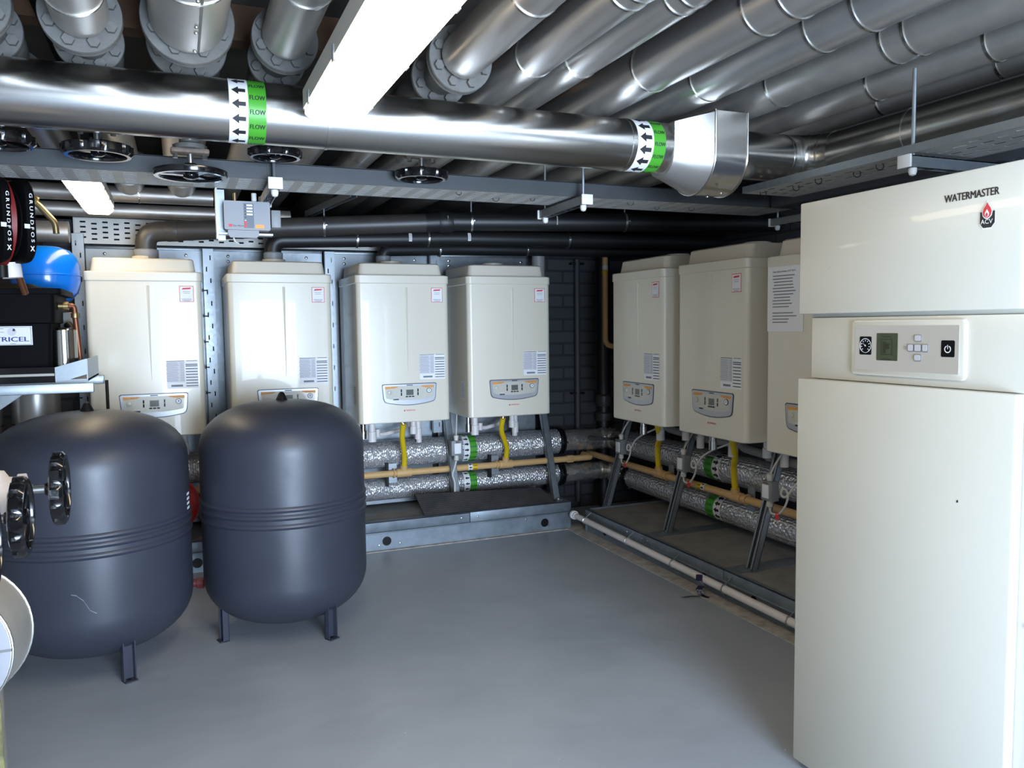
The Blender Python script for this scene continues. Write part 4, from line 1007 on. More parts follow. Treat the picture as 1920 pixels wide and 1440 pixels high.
# isolator switches on the legs
def isolator(label, loc, rotz, flip=False, tagc=None):
    t = thing('isolator_switch', label, 'electrical switch', loc, rotz, 'isolator switches on the legs')
    MB().box(-.036, .036, -.022, .022, -.045, .045, 'swgrey', .004).build('back_box', t, False)
    MB().box(-.020, .022, -.028, -.021, -.032, .030, 'paper', .002).build('switch_plate', t, False)
    MB().box(-.010, .010, -.0295, -.027, .032, .040, 'rust').build('indicator', t, False)
    for z, s in ((.045, 1), (-.045, -1)):
        MB().lathe([(.013, 0), (.013, .014), (.016, .015), (.014, .028), (.006, .034)], (0, 0, z), (0, 0, s), 'cable', 12).build('cable_gland', t, False)
    MB().tube(bend([(0, 0, .07), (.01, .02, .12), (.03, .07, .2)], .05), .0045, 'cable', 8).build('cable', t, False)
    if flip: pts = [(0, 0, -.075), (-.015, -.005, -.12), (-.03, 0, -.16), (-.012, .0, -.2), (-.012, .005, -.28)]
    else: pts = [(0, 0, -.075), (.02, -.01, -.10), (.075, -.012, -.095), (.115, -.01, -.045), (.13, -.01, .0), (.12, -.012, .03), (.09, -.012, .025), (.085, -.012, -.005), (.11, -.01, -.012), (.14, -.008, .02), (.17, -.006, .06), (.24, -.002, .10), (.36, .02, .15)]
    MB().tube(bend(pts, .03, 5), .0048, 'cable', 8).build('cable', t, False)
    if tagc:
        k = MB(); k.box(-.004+.06, .004+.075, -.016, -.0135, -.118, -.085, tagc); k.build('tag', t, False, 'small red tag' if tagc == 'redpaint' else None)
isolator('grey isolator switch on the leg between third and fourth boilers', (1.497, 4.462, .535), 0, True)
isolator('grey isolator switch on the corner leg of the right row', (2.485, 4.235, .505), -PI/2, False, 'red')
isolator('grey isolator switch on the middle leg of the right row, red tag below', (2.472, 3.56, .508), -PI/2, False, 'redpaint')
isolator('grey isolator switch on the leg nearest the tall cabinet', (2.435, 2.84, .497), -PI/2, False, 'red')

# rubber mat leaning on the plinth
mt = MB(); nx, ny = 90, 22; p00, p10, p01, p11 = V((1.272, 4.385, .168)), V((2.10, 4.385, .168)), V((1.235, 4.448, .283)), V((2.03, 4.448, .252))
def mp(u, v):
    return p00*(1-u)*(1-v)+p10*u*(1-v)+p01*(1-u)*v+p11*u*v
nrm = (p10-p00).cross(p01-p00).normalized()
vs = []; fs = []
for j in range(ny+1):
    for i in range(nx+1):
        st_ = .0022 if (i % 2 and j % 2) else 0.
        vs.append(mp(i/nx, j/ny)-nrm*-(.004+st_))
n1 = len(vs)
for j in range(ny):
    for i in range(nx): a = j*(nx+1)+i; fs.append((a, a+1, a+nx+2, a+nx+1))
mt.raw(vs, fs, 'rubber')
mt.prism([(0, 0), (1, 0), (1, 1), (0, 1)], (0, 0, 0), (0, 0, 0), (0, 0, 0), (0, 0, 0), 'rubber') if False else None
mt.raw([mp(0, 0)-nrm*.006, mp(1, 0)-nrm*.006, mp(1, 1)-nrm*.006, mp(0, 1)-nrm*.006, mp(0, 0)+nrm*.004, mp(1, 0)+nrm*.004, mp(1, 1)+nrm*.004, mp(0, 1)+nrm*.004], [(0, 1, 2, 3), (0, 4, 5, 1), (1, 5, 6, 2), (2, 6, 7, 3), (3, 7, 4, 0)], 'rubber')
tag(mt.build('rubber_mat', ang=20), 'black studded rubber mat propped on the front plinth edge', 'mat')

# white drain pipe along the right plinth
dr = thing('drain_pipe', 'long white plastic drain pipe clipped low along the right plinth', 'pipe', (2.2, 3.2, .08))
MB().tube([(2.197, 4.29, .092), (2.197, 1.9, .062)], .0175, 'pvc', 20).build('pipe_run', dr)
MB().lathe([(.0185, 0), (.0255, .001), (.027, .004), (.027, .022), (.0255, .025), (.021, .026), (.021, .045), (.0185, .046)], (2.197, 4.325, .0925), (0, -1, -.01), 'paper', 20).build('coupling', dr)
for y in (4.16, 3.68, 3.25, 2.85, 2.44):
    z = .092-(4.29-y)*.01255
    MB().torus((2.197, y, z), (0, 1, 0), .0195, .0035, 'screw', 24, 8).build('pipe_clip', dr)
    MB().cyl((2.2, y, z+.02), (2.235, y, z+.045), .003, 'galv', 8).build('clip_rod', dr)
tp = thing('foil_tape_strip', 'crumpled silver and purple tape strip dangling off the white drain pipe', 'tape strip', (2.175, 3.0, 0))
k = MB(); zig = [(2.175, 3.005, .098), (2.17, 3.0, .07), (2.176, 2.99, .05), (2.168, 3.0, .03), (2.172, 2.985, .012), (2.150, 2.99, .004), (2.12, 3.01, .003), (2.085, 3.01, .003)]
for i in range(len(zig)-1):
    a, b = V(zig[i]), V(zig[i+1]); wv = V((.008, -.014, .002)) if i < 4 else V((.003, -.010, .004))
    k.raw([a-wv, a+wv, b+wv, b-wv], [(0, 1, 2, 3)], 'purple' if i in (0, 2, 6) else 'foil_tape')
k.build('hanging_strip', tp, fix=False)
k = MB(); zig = [(2.17, 2.985, .012), (2.18, 2.97, .005), (2.19, 2.95, .0035)]
for i in range(2):
    a, b = V(zig[i]), V(zig[i+1]); wv = V((.007, .004, .001)); k.raw([a-wv, a+wv, b+wv, b-wv], [(0, 1, 2, 3)], 'purple')
k.build('loose_end', tp, fix=False)

# conduit and soil pipe in the corner
cd = thing('wall_conduit', 'dark painted vertical pipe clipped on the black brick', 'pipe', (2.485, 4.82, 1))
MB().cyl((2.487, 4.815, .05), (2.487, 4.815, 1.69), .02, mat('dark_painted_pipe', (52, 53, 57), .6), 18).build('pipe_run', cd)
for z in (1.66, .79): MB().box(2.44, 2.535, 4.80, 4.84, z-.006, z+.006, 'satin', .002).build('pipe_clip', cd)
sp = thing('soil_pipe', 'black soil pipe standing in the dark gap between boiler rows', 'pipe', (2.66, 4.78, 0))
MB().cyl((2.665, 4.775, .02), (2.665, 4.775, 1.75), .045, 'flue_black', 20).build('pipe_run', sp)
MB().lathe([(.055, 0), (.058, .01), (.058, .07), (.05, .08)], (2.665, 4.775, .70), (0, 0, 1), 'flue', 20).build('socket', sp)
MB().lathe([(.055, 0), (.058, .01), (.058, .05), (.05, .06)], (2.665, 4.775, .60), (0, 0, 1), 'flue', 20).build('socket', sp)

# ------------------------------------------------------------------ expansion vessels
def vessel(label, cx, cy, R, zb, zt, zs, legs, cap=True):
    t = thing('expansion_vessel', label, 'expansion vessel', (cx, cy, 0), 0, 'dark grey floor-standing vessels')
    prof = [(0, zb)]
    hb, ht = .20, .19
    for k in range(1, 13):
        a = PI/2*k/12; prof.append((R*math.sin(a)**.82 if k < 12 else R, zb+hb*(1-math.cos(a)**.95)))
    for dz in (-.020, .016, .046):
        z = zs+dz; prof += [(R, z-.011), (R*1.008, z-.008), (R*1.019, z-.002), (R*1.019, z+.002), (R*1.008, z+.008), (R, z+.011)]
    for k in range(0, 13):
        a = PI/2*k/12; prof.append((R*math.cos(a)**.82 if k > 0 else R, zt-ht+ht*math.sin(a)**.95))
    prof[-1] = (.004, zt)
    MB().lathe(prof, (cx, cy, 0), (0, 0, 1), 'tank', 72).build('shell', t)
    MB().lathe([(.026, 0), (.022, .008), (.012, .03), (.006, .036), (.001, .037)], (cx, cy, zt-.004), (0, 0, 1), 'satin', 20).build('valve_cap', t)
    for a in legs:
        d = V((math.sin(a), -math.cos(a), 0)); s = V((d.y, -d.x, 0)); c = V((cx, cy, 0))+d*R*.79
        lg = MB(); w, dp_, k = .022, .026, .004
        for (q0, q1, n0, n1) in ((-w, w, -k, 0), (-w, -w+k, -dp_, 0), (w-k, w, -dp_, 0)):
            vs = []
            for z in (.0, .17):
                for q, n_ in ((q0, n0), (q1, n0), (q1, n1), (q0, n1)): vs.append(c+s*q-d*n_+V((0, 0, z)))
            lg.raw(vs, [(0, 1, 2, 3), (7, 6, 5, 4), (0, 4, 5, 1), (1, 5, 6, 2), (2, 6, 7, 3), (3, 7, 4, 0)], 'tank')
        vs = [c+s*q-d*n_+V((0, 0, z)) for z in (0, .005) for q, n_ in ((-w, -dp_-.012), (w, -dp_-.012), (w, 0), (-w, 0))]
        lg.raw(vs, [(0, 1, 2, 3), (7, 6, 5, 4), (0, 4, 5, 1), (1, 5, 6, 2), (2, 6, 7, 3), (3, 7, 4, 0)], 'tank')
        lo = lg.build('leg', t)
        bh = c+d*(dp_*.6)
        MB().cyl((bh.x, bh.y, .004), (bh.x, bh.y, .0058), .007, 'satin', 12).build('bolt_hole', lo)
    return t
t1 = vessel('left dark grey floor vessel, partly behind the black handwheels', -.322, 3.36, .343, .055, .953, .505, (math.radians(24), math.radians(144), math.radians(264)))
t2 = vessel('right dark grey floor vessel, standing clear on the painted floor', .39, 3.43, .33, .045, .956, .515, (math.radians(-73), math.radians(30), math.radians(150)))
sc_ = MB(); 
def on_tank(cx, cy, R, a, z): return V((cx+(R+.0006)*math.sin(a), cy-(R+.0006)*math.cos(a), z))
pl_ = [(-.13, .36), (-.08, .355), (-.02, .335), (.03, .30), (.09, .285)]
for i in range(len(pl_)-1):
    (a0, z0), (a1, z1) = pl_[i], pl_[i+1]
    sc_.raw([on_tank(-.322, 3.36, .343, a0, z0), on_tank(-.322, 3.36, .343, a1, z1), on_tank(-.322, 3.36, .343, a1, z1+.003), on_tank(-.322, 3.36, .343, a0, z0+.0015)], [(0, 1, 2, 3)], 'daub')
sc_.build('scratch', t1, fix=False)
lb = MB(); 
for k in range(5): lb.raw([on_tank(-.322, 3.36, .343, a, z) for a, z in ((1.30, .545+k*.018), (1.42, .545+k*.018), (1.42, .555+k*.018), (1.30, .555+k*.018))], [(0, 1, 2, 3)], 'paper')
lb.build('rating_label', t1, fix=False)
# red vessel and red pipe seen between the two
rv_ = thing('red_vessel', 'small red pressure vessel on the plinth between the two dark vessels', 'pressure vessel', (-.05, 4.42, .18))
MB().lathe([(.001, -.07), (.07, -.066), (.12, -.042), (.135, -.012), (.14, 0), (.135, .012), (.12, .042), (.07, .066), (.001, .07)], (-.06, 4.43, .345), (.35, -.9, 0), 'redpaint', 40).build('shell', rv_)
MB().band((-.06, 4.43, .345), (.35, -.9, 0), .132, .012, .012, 'redpaint').build('seam', rv_)
MB().cyl((-.06, 4.43, .155), (-.06, 4.43, .22), .02, 'redpaint', 12).build('stand', rv_)
rd = thing('red_pipe', 'dark red pipe joining the two dark vessels just above the floor', 'pipe', (.03, 3.55, .18))
MB().cyl((-.1, 3.6, .185), (.16, 3.56, .178), .016, 'darkred', 16).build('pipe_run', rd)
MB().lathe([(.02, -.015), (.024, -.013), (.024, .013), (.02, .015)], (.05, 3.576, .181), (1, -.15, 0), 'darkred', 8).build('union_nut', rd)

# ------------------------------------------------------------------ tall white cabinet boiler
cab = thing('cabinet_boiler', 'tall white floor-standing boiler cabinet at the right, with red flame emblem', 'boiler', (1.85, 1.4, 0))
CX, CY0, CY1 = 1.56, 1.095, 1.715
MB().box(CX+.03, CX+.56, CY0-.07, CY1-.01, 0., 1.10, 'white', .004).build('lower_body', cab)
MB().box(CX+.022, CX+.56, CY0-.07, CY1-.028, 1.10, 1.262, 'white', .003).build('middle_body', cab)
MB().box(CX+.03, CX+.56, CY0-.02, CY1-.02, 1.262, 1.555, 'white', .003).build('upper_body', cab)
MB().box(CX, CX+.028, CY0, CY1-.002, .022, 1.099, 'white', .004).build('lower_door', cab)
MB().box(CX, CX+.028, CY0-.003, CY1-.003, 1.272, 1.568, 'white', .004).build('top_panel', cab)
MB().box(CX+.05, CX+.5, CY0-.06, CY1-.03, 1.555, 1.56, 'white').build('top_cover', cab)
PX = CX+.022      # face of the middle body
bz = MB(); bz.prism(rrect(.318, .137, .012, 4), (PX, 1.381, 1.186), (0, -1, 0), (0, 0, 1), (-.009, 0, 0), 'white', .004)
bo = bz.build('display_bezel', cab)
fp_ = MB(); fp_.prism(rrect(.29, .108, .001, 1), (PX-.0085, 1.381, 1.186), (0, -1, 0), (0, 0, 1), (-.0012, 0, 0), 'white_grey'); fp_.build('display_plate', bo)
g_ = on_x(PX-.0101, 1.381, 1.186); g2 = on_x(PX-.0107, 1.381, 1.186); g3 = on_x(PX-.0113, 1.381, 1.186)
ga_ = MB(); ga_.sheet(rrect(.037, .045, .003, 3, -.112, .005), g_, 'black')
def ringsheet(mb, fn, x, y, r0, r1, m, a0=0, a1=2*PI, n=32):
    vs = []; fs = []
    for i in range(n+1):
        a = a0+(a1-a0)*i/n; vs += [fn(x+r0*math.cos(a), y+r0*math.sin(a)), fn(x+r1*math.cos(a), y+r1*math.sin(a))]
    for i in range(n): fs.append((2*i, 2*i+1, 2*i+3, 2*i+2))
    mb.raw(vs, fs, m)
ringsheet(ga_, g2, -.112, .005, .0165, .0178, 'paper')
ringsheet(ga_, g2, -.112, .003, .0145, .0152, 'paper', math.radians(150), math.radians(330))
for k in range(9):
    a = math.radians(225-270*k/8); c, s_ = math.cos(a), math.sin(a)
    ga_.raw([g2(-.112+r*c+d*s_, .005+r*s_-d*c) for r, d in ((.0105, -.0008), (.0105, .0008), (.014, .0008), (.014, -.0008))], [(0, 1, 2, 3)], 'paper')
ga_.raw([g3(-.112+x, .005+y) for x, y in ((-.009, .0085), (.0008, -.001), (-.0008, -.0012))], [(0, 1, 2)], 'paper'); ga_.sheet(circle(.0022, 12, -.112, .005), g3, 'paper')
ga_.build('pressure_gauge', bo, fix=False)
dd = MB(); dd.sheet(rrect(.062, .066, .002, 3, -.047, .003), g_, 'lcd_dark'); ringf = lambda a, b, c, d: dd.sheet([(a, b), (c, b), (c, d), (a, d)], g2, 'lcd_line')
ringf(-.064, -.016, -.032, -.0148); ringf(-.064, .021, -.032, .0222); ringf(-.064, -.016, -.0628, .022); ringf(-.0332, -.016, -.032, .022); ringf(-.058, -.012, -.05, .015); ringf(-.048, -.002, -.04, .012); ringf(-.06, .026, -.036, .028); ringf(-.06, -.028, -.036, -.026)
dd.build('display', bo, fix=False)
for x, y, w_, h_ in ((.041, .0245, .019, .016), (.041, .002, .019, .018), (.041, -.0205, .019, .016), (.0215, .002, .016, .018), (.0605, .002, .016, .018)):
    b = MB(); b.prism(rrect(w_, h_, .003, 3, x, y), (PX-.0096, 1.381, 1.186), (0, -1, 0), (0, 0, 1), (-.002, 0, 0), 'btn_edge'); b.prism(rrect(w_-.003, h_-.003, .003, 3, x-.0005, y+.0005), (PX-.0116, 1.381, 1.186), (0, -1, 0), (0, 0, 1), (-.0006, 0, 0), 'btn')
    b.build('button', bo)
ht_ = MB(); ringsheet(ht_, g_, .004, .002, .0025, .0035, 'btn_edge', n=16); ht_.build('indicator_hole', bo, fix=False)
pw = MB(); pw.sheet(rrect(.034, .037, .003, 3, .118, .002), g_, 'black'); ringsheet(pw, g2, .118, 0.001, .0062, .0084, 'bronze', math.radians(115), math.radians(425)); pw.sheet([(.1172, .001), (.1188, .001), (.1188, .0105), (.1172, .0105)], g2, 'bronze')
pw.build('power_button', bo, fix=False)
lo = MB(); tx = lambda u, v: V((CX-.0008, 1.2075-u, 1.5135+v))
for du, dv in ((0, 0), (-.0006, 0), (.0006, 0), (0, .0004)): lo.text('WATERMASTER', .0225, lambda u, v, du=du, dv=dv: tx(u+du, v+dv)-V((abs(du)*.3+dv*.6, 0, 0)), 'ink', wx=.80)
lo.build('lettering', cab, fix=False)
em = MB(); e1 = on_x(CX-.0006, 1.1685, 1.465); e2_ = on_x(CX-.0012, 1.1685, 1.465); e3 = on_x(CX-.0018, 1.1685, 1.465); e4 = on_x(CX-.0024, 1.1685, 1.465)
sh = lambda k: [(-.0165*k, .010*k), (-.0165*k, -.014*k), (-.009*k, -.0235*k), (.009*k, -.0235*k), (.0165*k, -.014*k), (.0165*k, .010*k)]
em.sheet(sh(1.12), e1, 'paper'); em.sheet(sh(1.), e2_, 'ink')
flm = lambda k, cx=0, cy=.0085: [(cx+x*k, cy+y*k) for x, y in ((0, .020), (.003, .014), (.0075, .008), (.0098, .001), (.0085, -.006), (.0045, -.0105), (0, -.0118), (-.0045, -.0105), (-.0085, -.006), (-.0098, .001), (-.0075, .008), (-.003, .014))]
em.sheet(flm(1.22), e3, 'paper'); em.sheet(flm(1.02), e4, 'red')
ef = lambda k, s: [(x*k, y*k*1.25) for x, y in flm(s, 0, 0)]
em.sheet([(x, y+.0045) for x, y in flm(.52, 0, 0)], on_x(CX-.003, 1.1685, 1.465), 'paper'); em.sheet([(x, y+.0025) for x, y in flm(.28, 0, 0)], on_x(CX-.0036, 1.1685, 1.465), 'red')
em.text('ACV', .0135, lambda u, v: on_x(CX-.003, 1.1685, 1.465)(u, v-.0115), 'paper', bold=.012)
em.build('flame_emblem', cab, fix=False)
mk_ = MB(); mk_.sheet([(-.002, -.003), (.003, -.001), (.002, .004), (-.001, .003)], on_x(CX-.0005, 1.22, .855), 'ink'); mk_.sheet([(-.01, -.002), (.004, .006), (.008, .012), (.002, .004)], on_x(CX-.0005, 1.605, 1.385), 'daub'); mk_.build('paint_chip', cab, fix=False)
MB().lathe([(.006, 0), (.005, .004), (.001, .005)], (CX+.03, CY0-.025, .62), (-1, 0, 0), 'white', 12).build('screw_cap', cab)
MB().box(CX+.0285, CX+.03, CY0-.064, CY0-.058, .99, 1.03, 'satin').build('cabinet_slot', cab)

# ------------------------------------------------------------------ left side: booster set on its rack
rk = thing('support_rack', 'galvanised strut rack carrying the black break tank at the left', 'rack', (-.8, 3.8, 1.0))
m_ = MB(); m_.box(XL, -.308, 3.49, 3.525, 1.012, 1.05, 'galv', .003); m_.build('front_beam', rk)
m_ = MB(); m_.box(XL, -.313, 4.04, 4.075, 1.012, 1.05, 'galv', .003); m_.build('rear_beam', rk)
m_ = MB(); m_.prism([(0, 0), (-.35, 0), (-.35, -.25)], (-.55, 3.5, 1.012), (1, 0, 0), (0, 0, 1), (0, .02, 0), 'galv'); m_.build('brace', rk)
bs = thing('booster_set', 'black plastic break tank with a white TRICEL plate on a metal base', 'water tank', (-.75, 3.8, 1.05))
b = MB(); b.box(-1.2, -.332, 3.555, 4.02, 1.052, 1.062, 'galv'); b.box(-1.2, -.444, 3.548, 3.556, 1.052, 1.112, 'black'); b.box(-.336, -.332, 3.56, 4.02, 1.055, 1.141, 'galv')
b.prism([(0, 0), (.112, .034), (.112, .095), (0, .063)], (-.446, 3.549, 1.047), (1, 0, 0), (0, 0, 1), (0, .005, 0), 'galv'); b.build('base_frame', bs)
MB().box(-1.0, -.446, 3.543, 3.548, 1.078, 1.088, 'white_grey', .001).build('base_trim', bs)
tk = MB(); tk.rings([[V((x+(-.75), y+3.79, z)) for x, y in rrect(w_, d_, .02, 4)] for w_, d_, z in ((.575, .37, 1.105), (.59, .385, 1.28), (.615, .40, 1.285), (.62, .40, 1.395))], 'matte'); tk.build('tank_body', bs)
ld = MB(); ld.rings([[V((x-.75, y+3.79, z)) for x, y in rrect(w_, d_, .02, 4)] for w_, d_, z in ((.67, .43, 1.395), (.675, .435, 1.40), (.67, .43, 1.418), (.50, .36, 1.424), (.46, .32, 1.437), (.44, .30, 1.438))], 'matte'); ld.build('lid', bs)
pl = MB(); f = on_y(3.5945, -.62, 1.235); f2 = on_y(3.5938, -.62, 1.235); f3 = on_y(3.5931, -.62, 1.235); ex = .10
pl.prism([(-.13, -.036), (ex, -.036), (ex, .037), (-.13, .037)], (-.62, 3.5975, 1.235), (1, 0, 0), (0, 0, 1), (0, -.003, 0), 'paper')
for a, b_, c, d in ((-.127, .033, ex-.004, .0342), (-.127, -.034, ex-.004, -.0328), (ex-.0052, -.034, ex-.004, .034)): pl.sheet([(a, b_), (c, b_), (c, d), (a, d)], f, 'ink')
pl.text('TRICEL', .0255, lambda u, v: f2(u+ex-.012, v-.014), mat('navy_lettering', (40, 50, 130), .5), 'RIGHT', wx=1.42, bold=.045)
pl.sheet(circle(.0155, 24, ex-.068, .016), f2, 'paper_grey'); pl.sheet([(ex-.066, .018), (ex-.056, .018), (ex-.058, .027), (ex-.064, .028)], f3, 'ink')
for z in (.027, .014): pl.sheet([(-.12, z), (ex-.095, z), (ex-.095, z+.0015), (-.12, z+.0015)], f2, 'ink_grey')
pl.sheet([(ex-.075, -.031), (ex-.057, -.031), (ex-.057, -.0298), (ex-.075, -.0298)], f2, 'ink')
pl.build('name_plate', bs, fix=False)
MB().lathe([(.02, 0), (.02, .012), (.013, .013), (.013, .03), (.017, .031), (.017, .05), (.012, .052)], (-.455, 3.72, 1.353), (1, 0, 0), 'brass', 16).build('brass_outlet', bs)
MB().tube(bend([(-.41, 3.72, 1.353), (-.385, 3.72, 1.353), (-.382, 3.72, 1.30), (-.372, 3.72, 1.135)], .02), .011, 'copper', 14).build('copper_pipe', bs)
MB().lathe([(.014, 0), (.015, .004), (.015, .02), (.012, .022)], (-.383, 3.72, 1.325), (0, 0, -1), 'brass', 14).build('elbow_nut', bs)
MB().tube(bend([(-.42, 3.80, 1.28), (-.40, 3.78, 1.25), (-.395, 3.76, 1.20), (-.41, 3.74, 1.15), (-.44, 3.74, 1.145)], .04), .017, 'satin', 14).build('black_hose', bs)
MB().box(-.455, -.402, 3.86, 3.92, 1.235, 1.33, 'swgrey', .004).build('junction_box', bs)
pm_ = MB(); pm_.lathe([(.03, 0), (.05, .01), (.05, .17), (.03, .18)], (-.425, 3.68, 1.085), (0, 0, 1), 'chrome', 24); pm_.build('pump_barrel', bs)
MB().box(-.43, -.40, 3.60, 3.66, 1.062, 1.115, 'chrome', .004).build('pump_foot', bs)
bv = thing('blue_vessel', 'bright blue pressure vessel above the black break tank', 'pressure vessel', (-.538, 4.165, 1.36))
R_ = .14
prof = [(.001, 1.375), (.06, 1.378), (.10, 1.392), (.128, 1.425), (R_, 1.468), (R_, 1.498), (R_+.003, 1.5), (R_+.003, 1.504), (R_, 1.506), (R_, 1.545), (.128, 1.585), (.10, 1.615), (.06, 1.63), (.001, 1.634)]
MB().lathe(prof, (-.538, 4.165, 0), (0, 0, 1), 'blue', 48).build('shell', bv)
MB().cyl((-.538, 4.165, 1.33), (-.538, 4.165, 1.38), .02, 'brass', 14).build('neck', bv)
pz_ = 1.612
pu = thing('circulator_pump', 'red pump head between two black shells at the upper left frame edge', 'pump', (-.515, 3.117, pz_), math.radians(27))
def LP(mb, name, par=pu): return mb.build(name, par, False)
LP(MB().lathe([(.06, -.024), (.142, -.022), (.146, -.008), (.13, -.001), (.05, .012)], (0, 0, 0), (1, 0, 0), 'redpump', 40), 'casting')
LP(MB().lathe([(.07, 0), (.075, .02), (.06, .16), (.05, .17)], (-.01, 0, 0), (0, 1, 0), 'redpump', 24), 'pipe_branch')
for sx in (-1, 1):
    sh_ = MB(); o = rrect(.28, .27, .07, 7); x0, x1 = (.018, .051) if sx > 0 else (-.05, -.017)
    sh_.rings([[V((xx, p[0]*k, p[1]*k)) for p in o] for xx, k in ((x0, .95), (x0+.004, 1.), (x1-.008, 1.), (x1-.002, .97), (x1, .93))], 'matte')
    so_ = LP(sh_, 'insulation_shell')
    if sx > 0:
        LP(MB().lathe([(.115, 0), (.112, .003), (.07, .005), (.066, .001), (.06, .001), (.055, .004), (.01, .006)], (x0, 0, 0), (-1, 0, 0), 'satin', 40), 'round_recess', so_)
        LP(MB().lathe([(.02, 0), (.018, .006), (.002, .008)], (x0-.004, -.02, -.055), (-1, 0, 0), 'silver', 16), 'screw_boss', so_)
    yy = -.1408; tx_ = MB(); fx = .036 if sx > 0 else -.031
    tx_.text('G R U N D F O S', .0135, lambda u, v: V((fx+v, yy, .005-u)), 'paper', wx=1.6, bold=.03); LP(tx_, 'lettering', so_)
    tz_ = MB(); tz_.text('X', .024, lambda u, v: V((fx-.002+u*.7, yy, -.095+v)), 'paper', bold=.04); LP(tz_, 'emblem', so_)
    LP(MB().box(fx-.022, fx-.006, -.141, -.140, -.03, -.016, 'bronze'), 'white_label', so_)
pf = thing('pump_pipe', 'pale pipe stub and copper pipe below the red pump head', 'pipe', (-.5, 3.1, 1.4))
MB().tube([(-.505, 3.13, 1.48), (-.50, 3.13, 1.43)], .03, 'pvc', 16).build('flange_stub', pf)
MB().cyl((-.53, 3.35, 1.50), (-.51, 3.42, 1.39), .012, 'copper', 12).build('copper_pipe', pf)
MB().cyl((-.525, 3.1, 1.43), (-.525, 3.1, 1.47), .018, 'satin', 14).build('black_collar', pf)
pq = thing('brass_cock', 'small brass drain pipe with tap beside the red pump head', 'tap', (-.44, 3.5, 1.7))
MB().tube(bend([(-.53, 3.45, 1.745), (-.47, 3.45, 1.735), (-.425, 3.45, 1.68), (-.405, 3.45, 1.655), (-.403, 3.45, 1.615)], .03), .011, 'brass', 12).build('pipe_run', pq)
MB().lathe([(.016, -.012), (.018, -.008), (.018, .008), (.016, .012)], (-.47, 3.45, 1.735), (1, 0, -.5), 'brass', 8).build('tap_body', pq)
# tall clad drums behind the left vessel
for x, y, r, lb in ((-.613, 4.24, .1, 'tall shiny lagged pipe standing left, under the rack'), (-.83, 4.2, .09, 'tall shiny lagged pipe at the left frame edge, under the rack')):
    t = thing('lagged_riser', lb, 'pipe', (x, y, 0), 0, 'lagged risers under the rack')
    MB().cyl((x, y, 0), (x, y, .97), r, 'alu', 36).build('cladding', t)
    for z in (.5, .83): MB().band((x, y, z), (0, 0, 1), r-.001, .008, .003, 'alu_seam').build('jacket_band', t)
rdp = MB().tube([(-.30, 4.0, 1.03), (-.30, 4.0, .90)], .007, 'satin', 10).build('drain_tube'); tag(rdp, 'thin dark tube hanging from the rack end above the left vessel cap', 'tube')

# near left: three valves on a pipe, lagged end drum, mossy post
def side_valve(label, x, y, z, R, bx, riser=True):
    t = thing('side_valve', label, 'valve', (bx, y, z), 0, 'valves with black handwheels at the left')
    MB().lathe([(.05, bx-.06-x), (.055, bx-x), (.05, bx+.04-x), (.035, bx+.05-x), (.033, -.085), (.04, -.083), (.04, -.068), (.02, -.064)], (x, y, z), (1, 0, 0), 'pvc', 24).build('bonnet', t)
    MB().box(x-.082, x-.069, y-.045, y+.045, z-.022, z+.022, 'pvc', .004).build('gland_plate', t)
    for s in (-1, 1): MB().tube([(x-.09, y+s*.034, z), (x-.06, y+s*.034, z)], .008, 'screw', 6).build('gland_nut', t)
    MB().cyl((x-.065, y, z), (x+.005, y, z), .0095, 'screw', 14).build('stem', t)
    handwheel(t, (x, y, z), (1, 0, 0), R, 12, False)
    MB().lathe([(.055, -.13), (.06, -.12), (.062, .12), (.055, .13)], (bx-.03, y, z), (0, 0, 1), 'pvc', 24).build('body', t)
    if riser: MB().cyl((bx-.03, y, 0), (bx-.03, y, z-.1), .045, 'alu_dull', 24).build('riser', t)
    else: MB().cyl((bx-.05, y, z), (-1.44, y, z), .045, 'alu_dull', 24).build('branch', t)
    return t
side_valve('valve with black handwheel in front of the left dark vessel, farthest of three', -.268, 2.12, .884, .084, -.42)
side_valve('valve with black handwheel in front of the left dark vessel, middle of three', -.318, 1.93, .862, .084, -.46)
side_valve('valve with black handwheel cut by the left frame edge, nearest of three', -.332, 1.66, .868, .086, -.62, False)
ed = thing('lagged_end_cap', 'pale metal-clad round end cap at the lower left frame edge', 'pipe end cap', (-.4, 1.68, .69))
MB().lathe([(.001, -.075), (.118, -.075), (.122, -.073), (.123, -.07), (.133, .045), (.134, .05), (.132, .055), (.05, .06)], (-.412, 1.69, .69), (0, 1, 0), 'alu_dull', 48).build('drum', ed)
MB().prism(circle(.119, 40, -.412, .69), (0, 1.6145, 0), (1, 0, 0), (0, 0, 1), (0, -.0015, 0), 'end_sheet').build('end_disc', ed)
MB().box(-.53, -.292, 1.6105, 1.6135, .688, .692, 'alu_seam').build('disc_seam', ed)
for dy, r in ((-.072, .121), (.05, .134)): MB().torus((-.412, 1.69+dy, .69), (0, 1, 0), r, .0028, 'alu_seam', 48, 8).build('rim_bead', ed)
MB().cyl((-.46, 1.72, .69), (-.57, 1.72, .69), .04, 'alu_dull', 20).build('branch', ed)
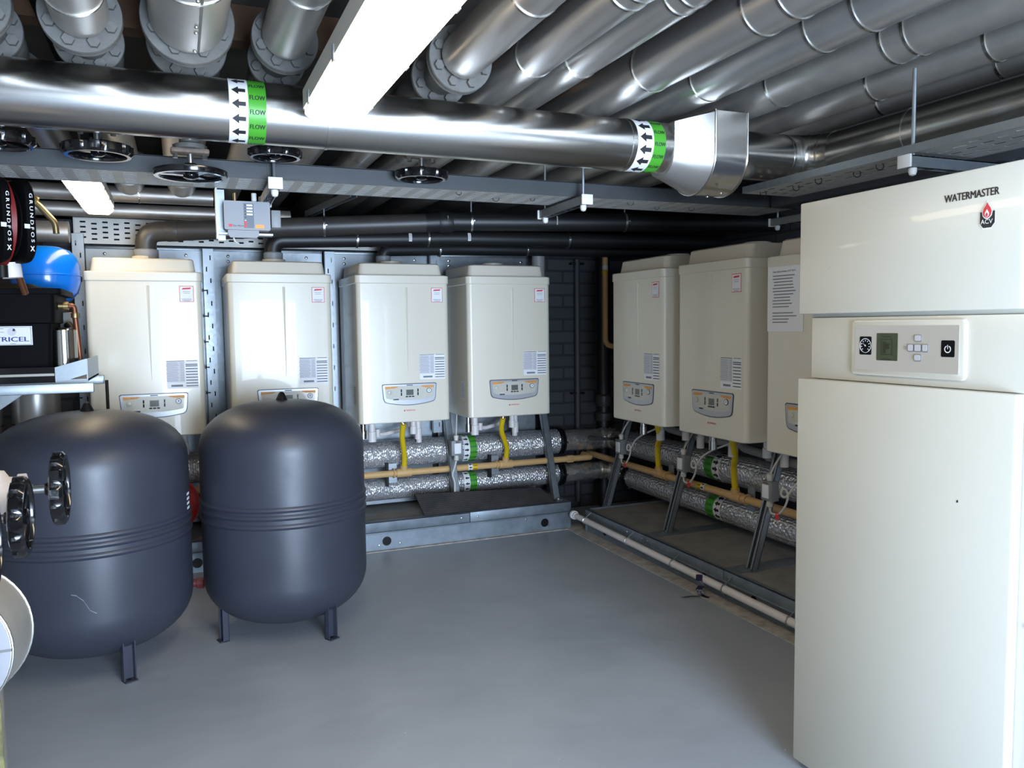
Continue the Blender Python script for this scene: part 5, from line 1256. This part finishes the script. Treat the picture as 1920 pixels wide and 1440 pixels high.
ps = MB().cyl((-.272, 1.30, 0), (-.272, 1.30, .725), .02, 'mossy', 14).build('mossy_post'); tag(ps, 'green-stained post at the bottom left frame edge', 'post')

# ------------------------------------------------------------------ to metres
done = set()
for o in bpy.data.objects:
    o.location = V(o.location)*S
    if o.type == 'MESH' and o.data.name not in done:
        done.add(o.data.name); o.data.transform(Matrix.Scale(S, 4))

# ------------------------------------------------------------------ light
wd = bpy.data.worlds.new('world'); bpy.context.scene.world = wd; wd.use_nodes = True
bg = wd.node_tree.nodes['Background']; bg.inputs[0].default_value = (.55, .72, 1., 1); bg.inputs[1].default_value = 1.2
ar = bpy.data.lights.new('doorway_daylight', 'AREA'); ar.shape = 'RECTANGLE'; ar.size = 1.55*S; ar.size_y = 1.55*S
ar.energy = 390; ar.color = (.62, .78, 1.)
ao = bpy.data.objects.new('doorway_daylight', ar); C.objects.link(ao)
ao.location = (.8*S, (YF-.05)*S, .80*S); ao.rotation_euler = (math.radians(90), 0, 0)

# ------------------------------------------------------------------ camera
cam = bpy.data.cameras.new('camera'); co = bpy.data.objects.new('camera', cam); C.objects.link(co)
cam.sensor_fit = 'HORIZONTAL'; cam.sensor_width = 36; cam.lens = 36*1500/1920; cam.clip_start = .02
yaw, pitch, roll = math.radians(22.62), math.radians(-4.15), math.radians(-.693)
fwd = V((math.sin(yaw)*math.cos(pitch), math.cos(yaw)*math.cos(pitch), math.sin(pitch)))
r0 = V((math.cos(yaw), -math.sin(yaw), 0)); u0 = r0.cross(fwd)
rr = r0*math.cos(roll)+u0*math.sin(roll); uu = u0*math.cos(roll)-r0*math.sin(roll)
mw = Matrix((rr, uu, -fwd)).transposed().to_4x4(); mw.translation = V((0, 0, 1.25*S))
co.matrix_world = mw
sc = bpy.context.scene; sc.camera = co
sc.view_settings.view_transform = 'Standard'; sc.view_settings.look = 'None'; sc.view_settings.gamma = 1; sc.view_settings.use_curve_mapping = False
sc.view_settings.exposure = .47
sc.cycles.use_denoising = True
sc.cycles.max_bounces = 10; sc.cycles.glossy_bounces = 6; sc.cycles.diffuse_bounces = 5
sc.cycles.sample_clamp_indirect = 8
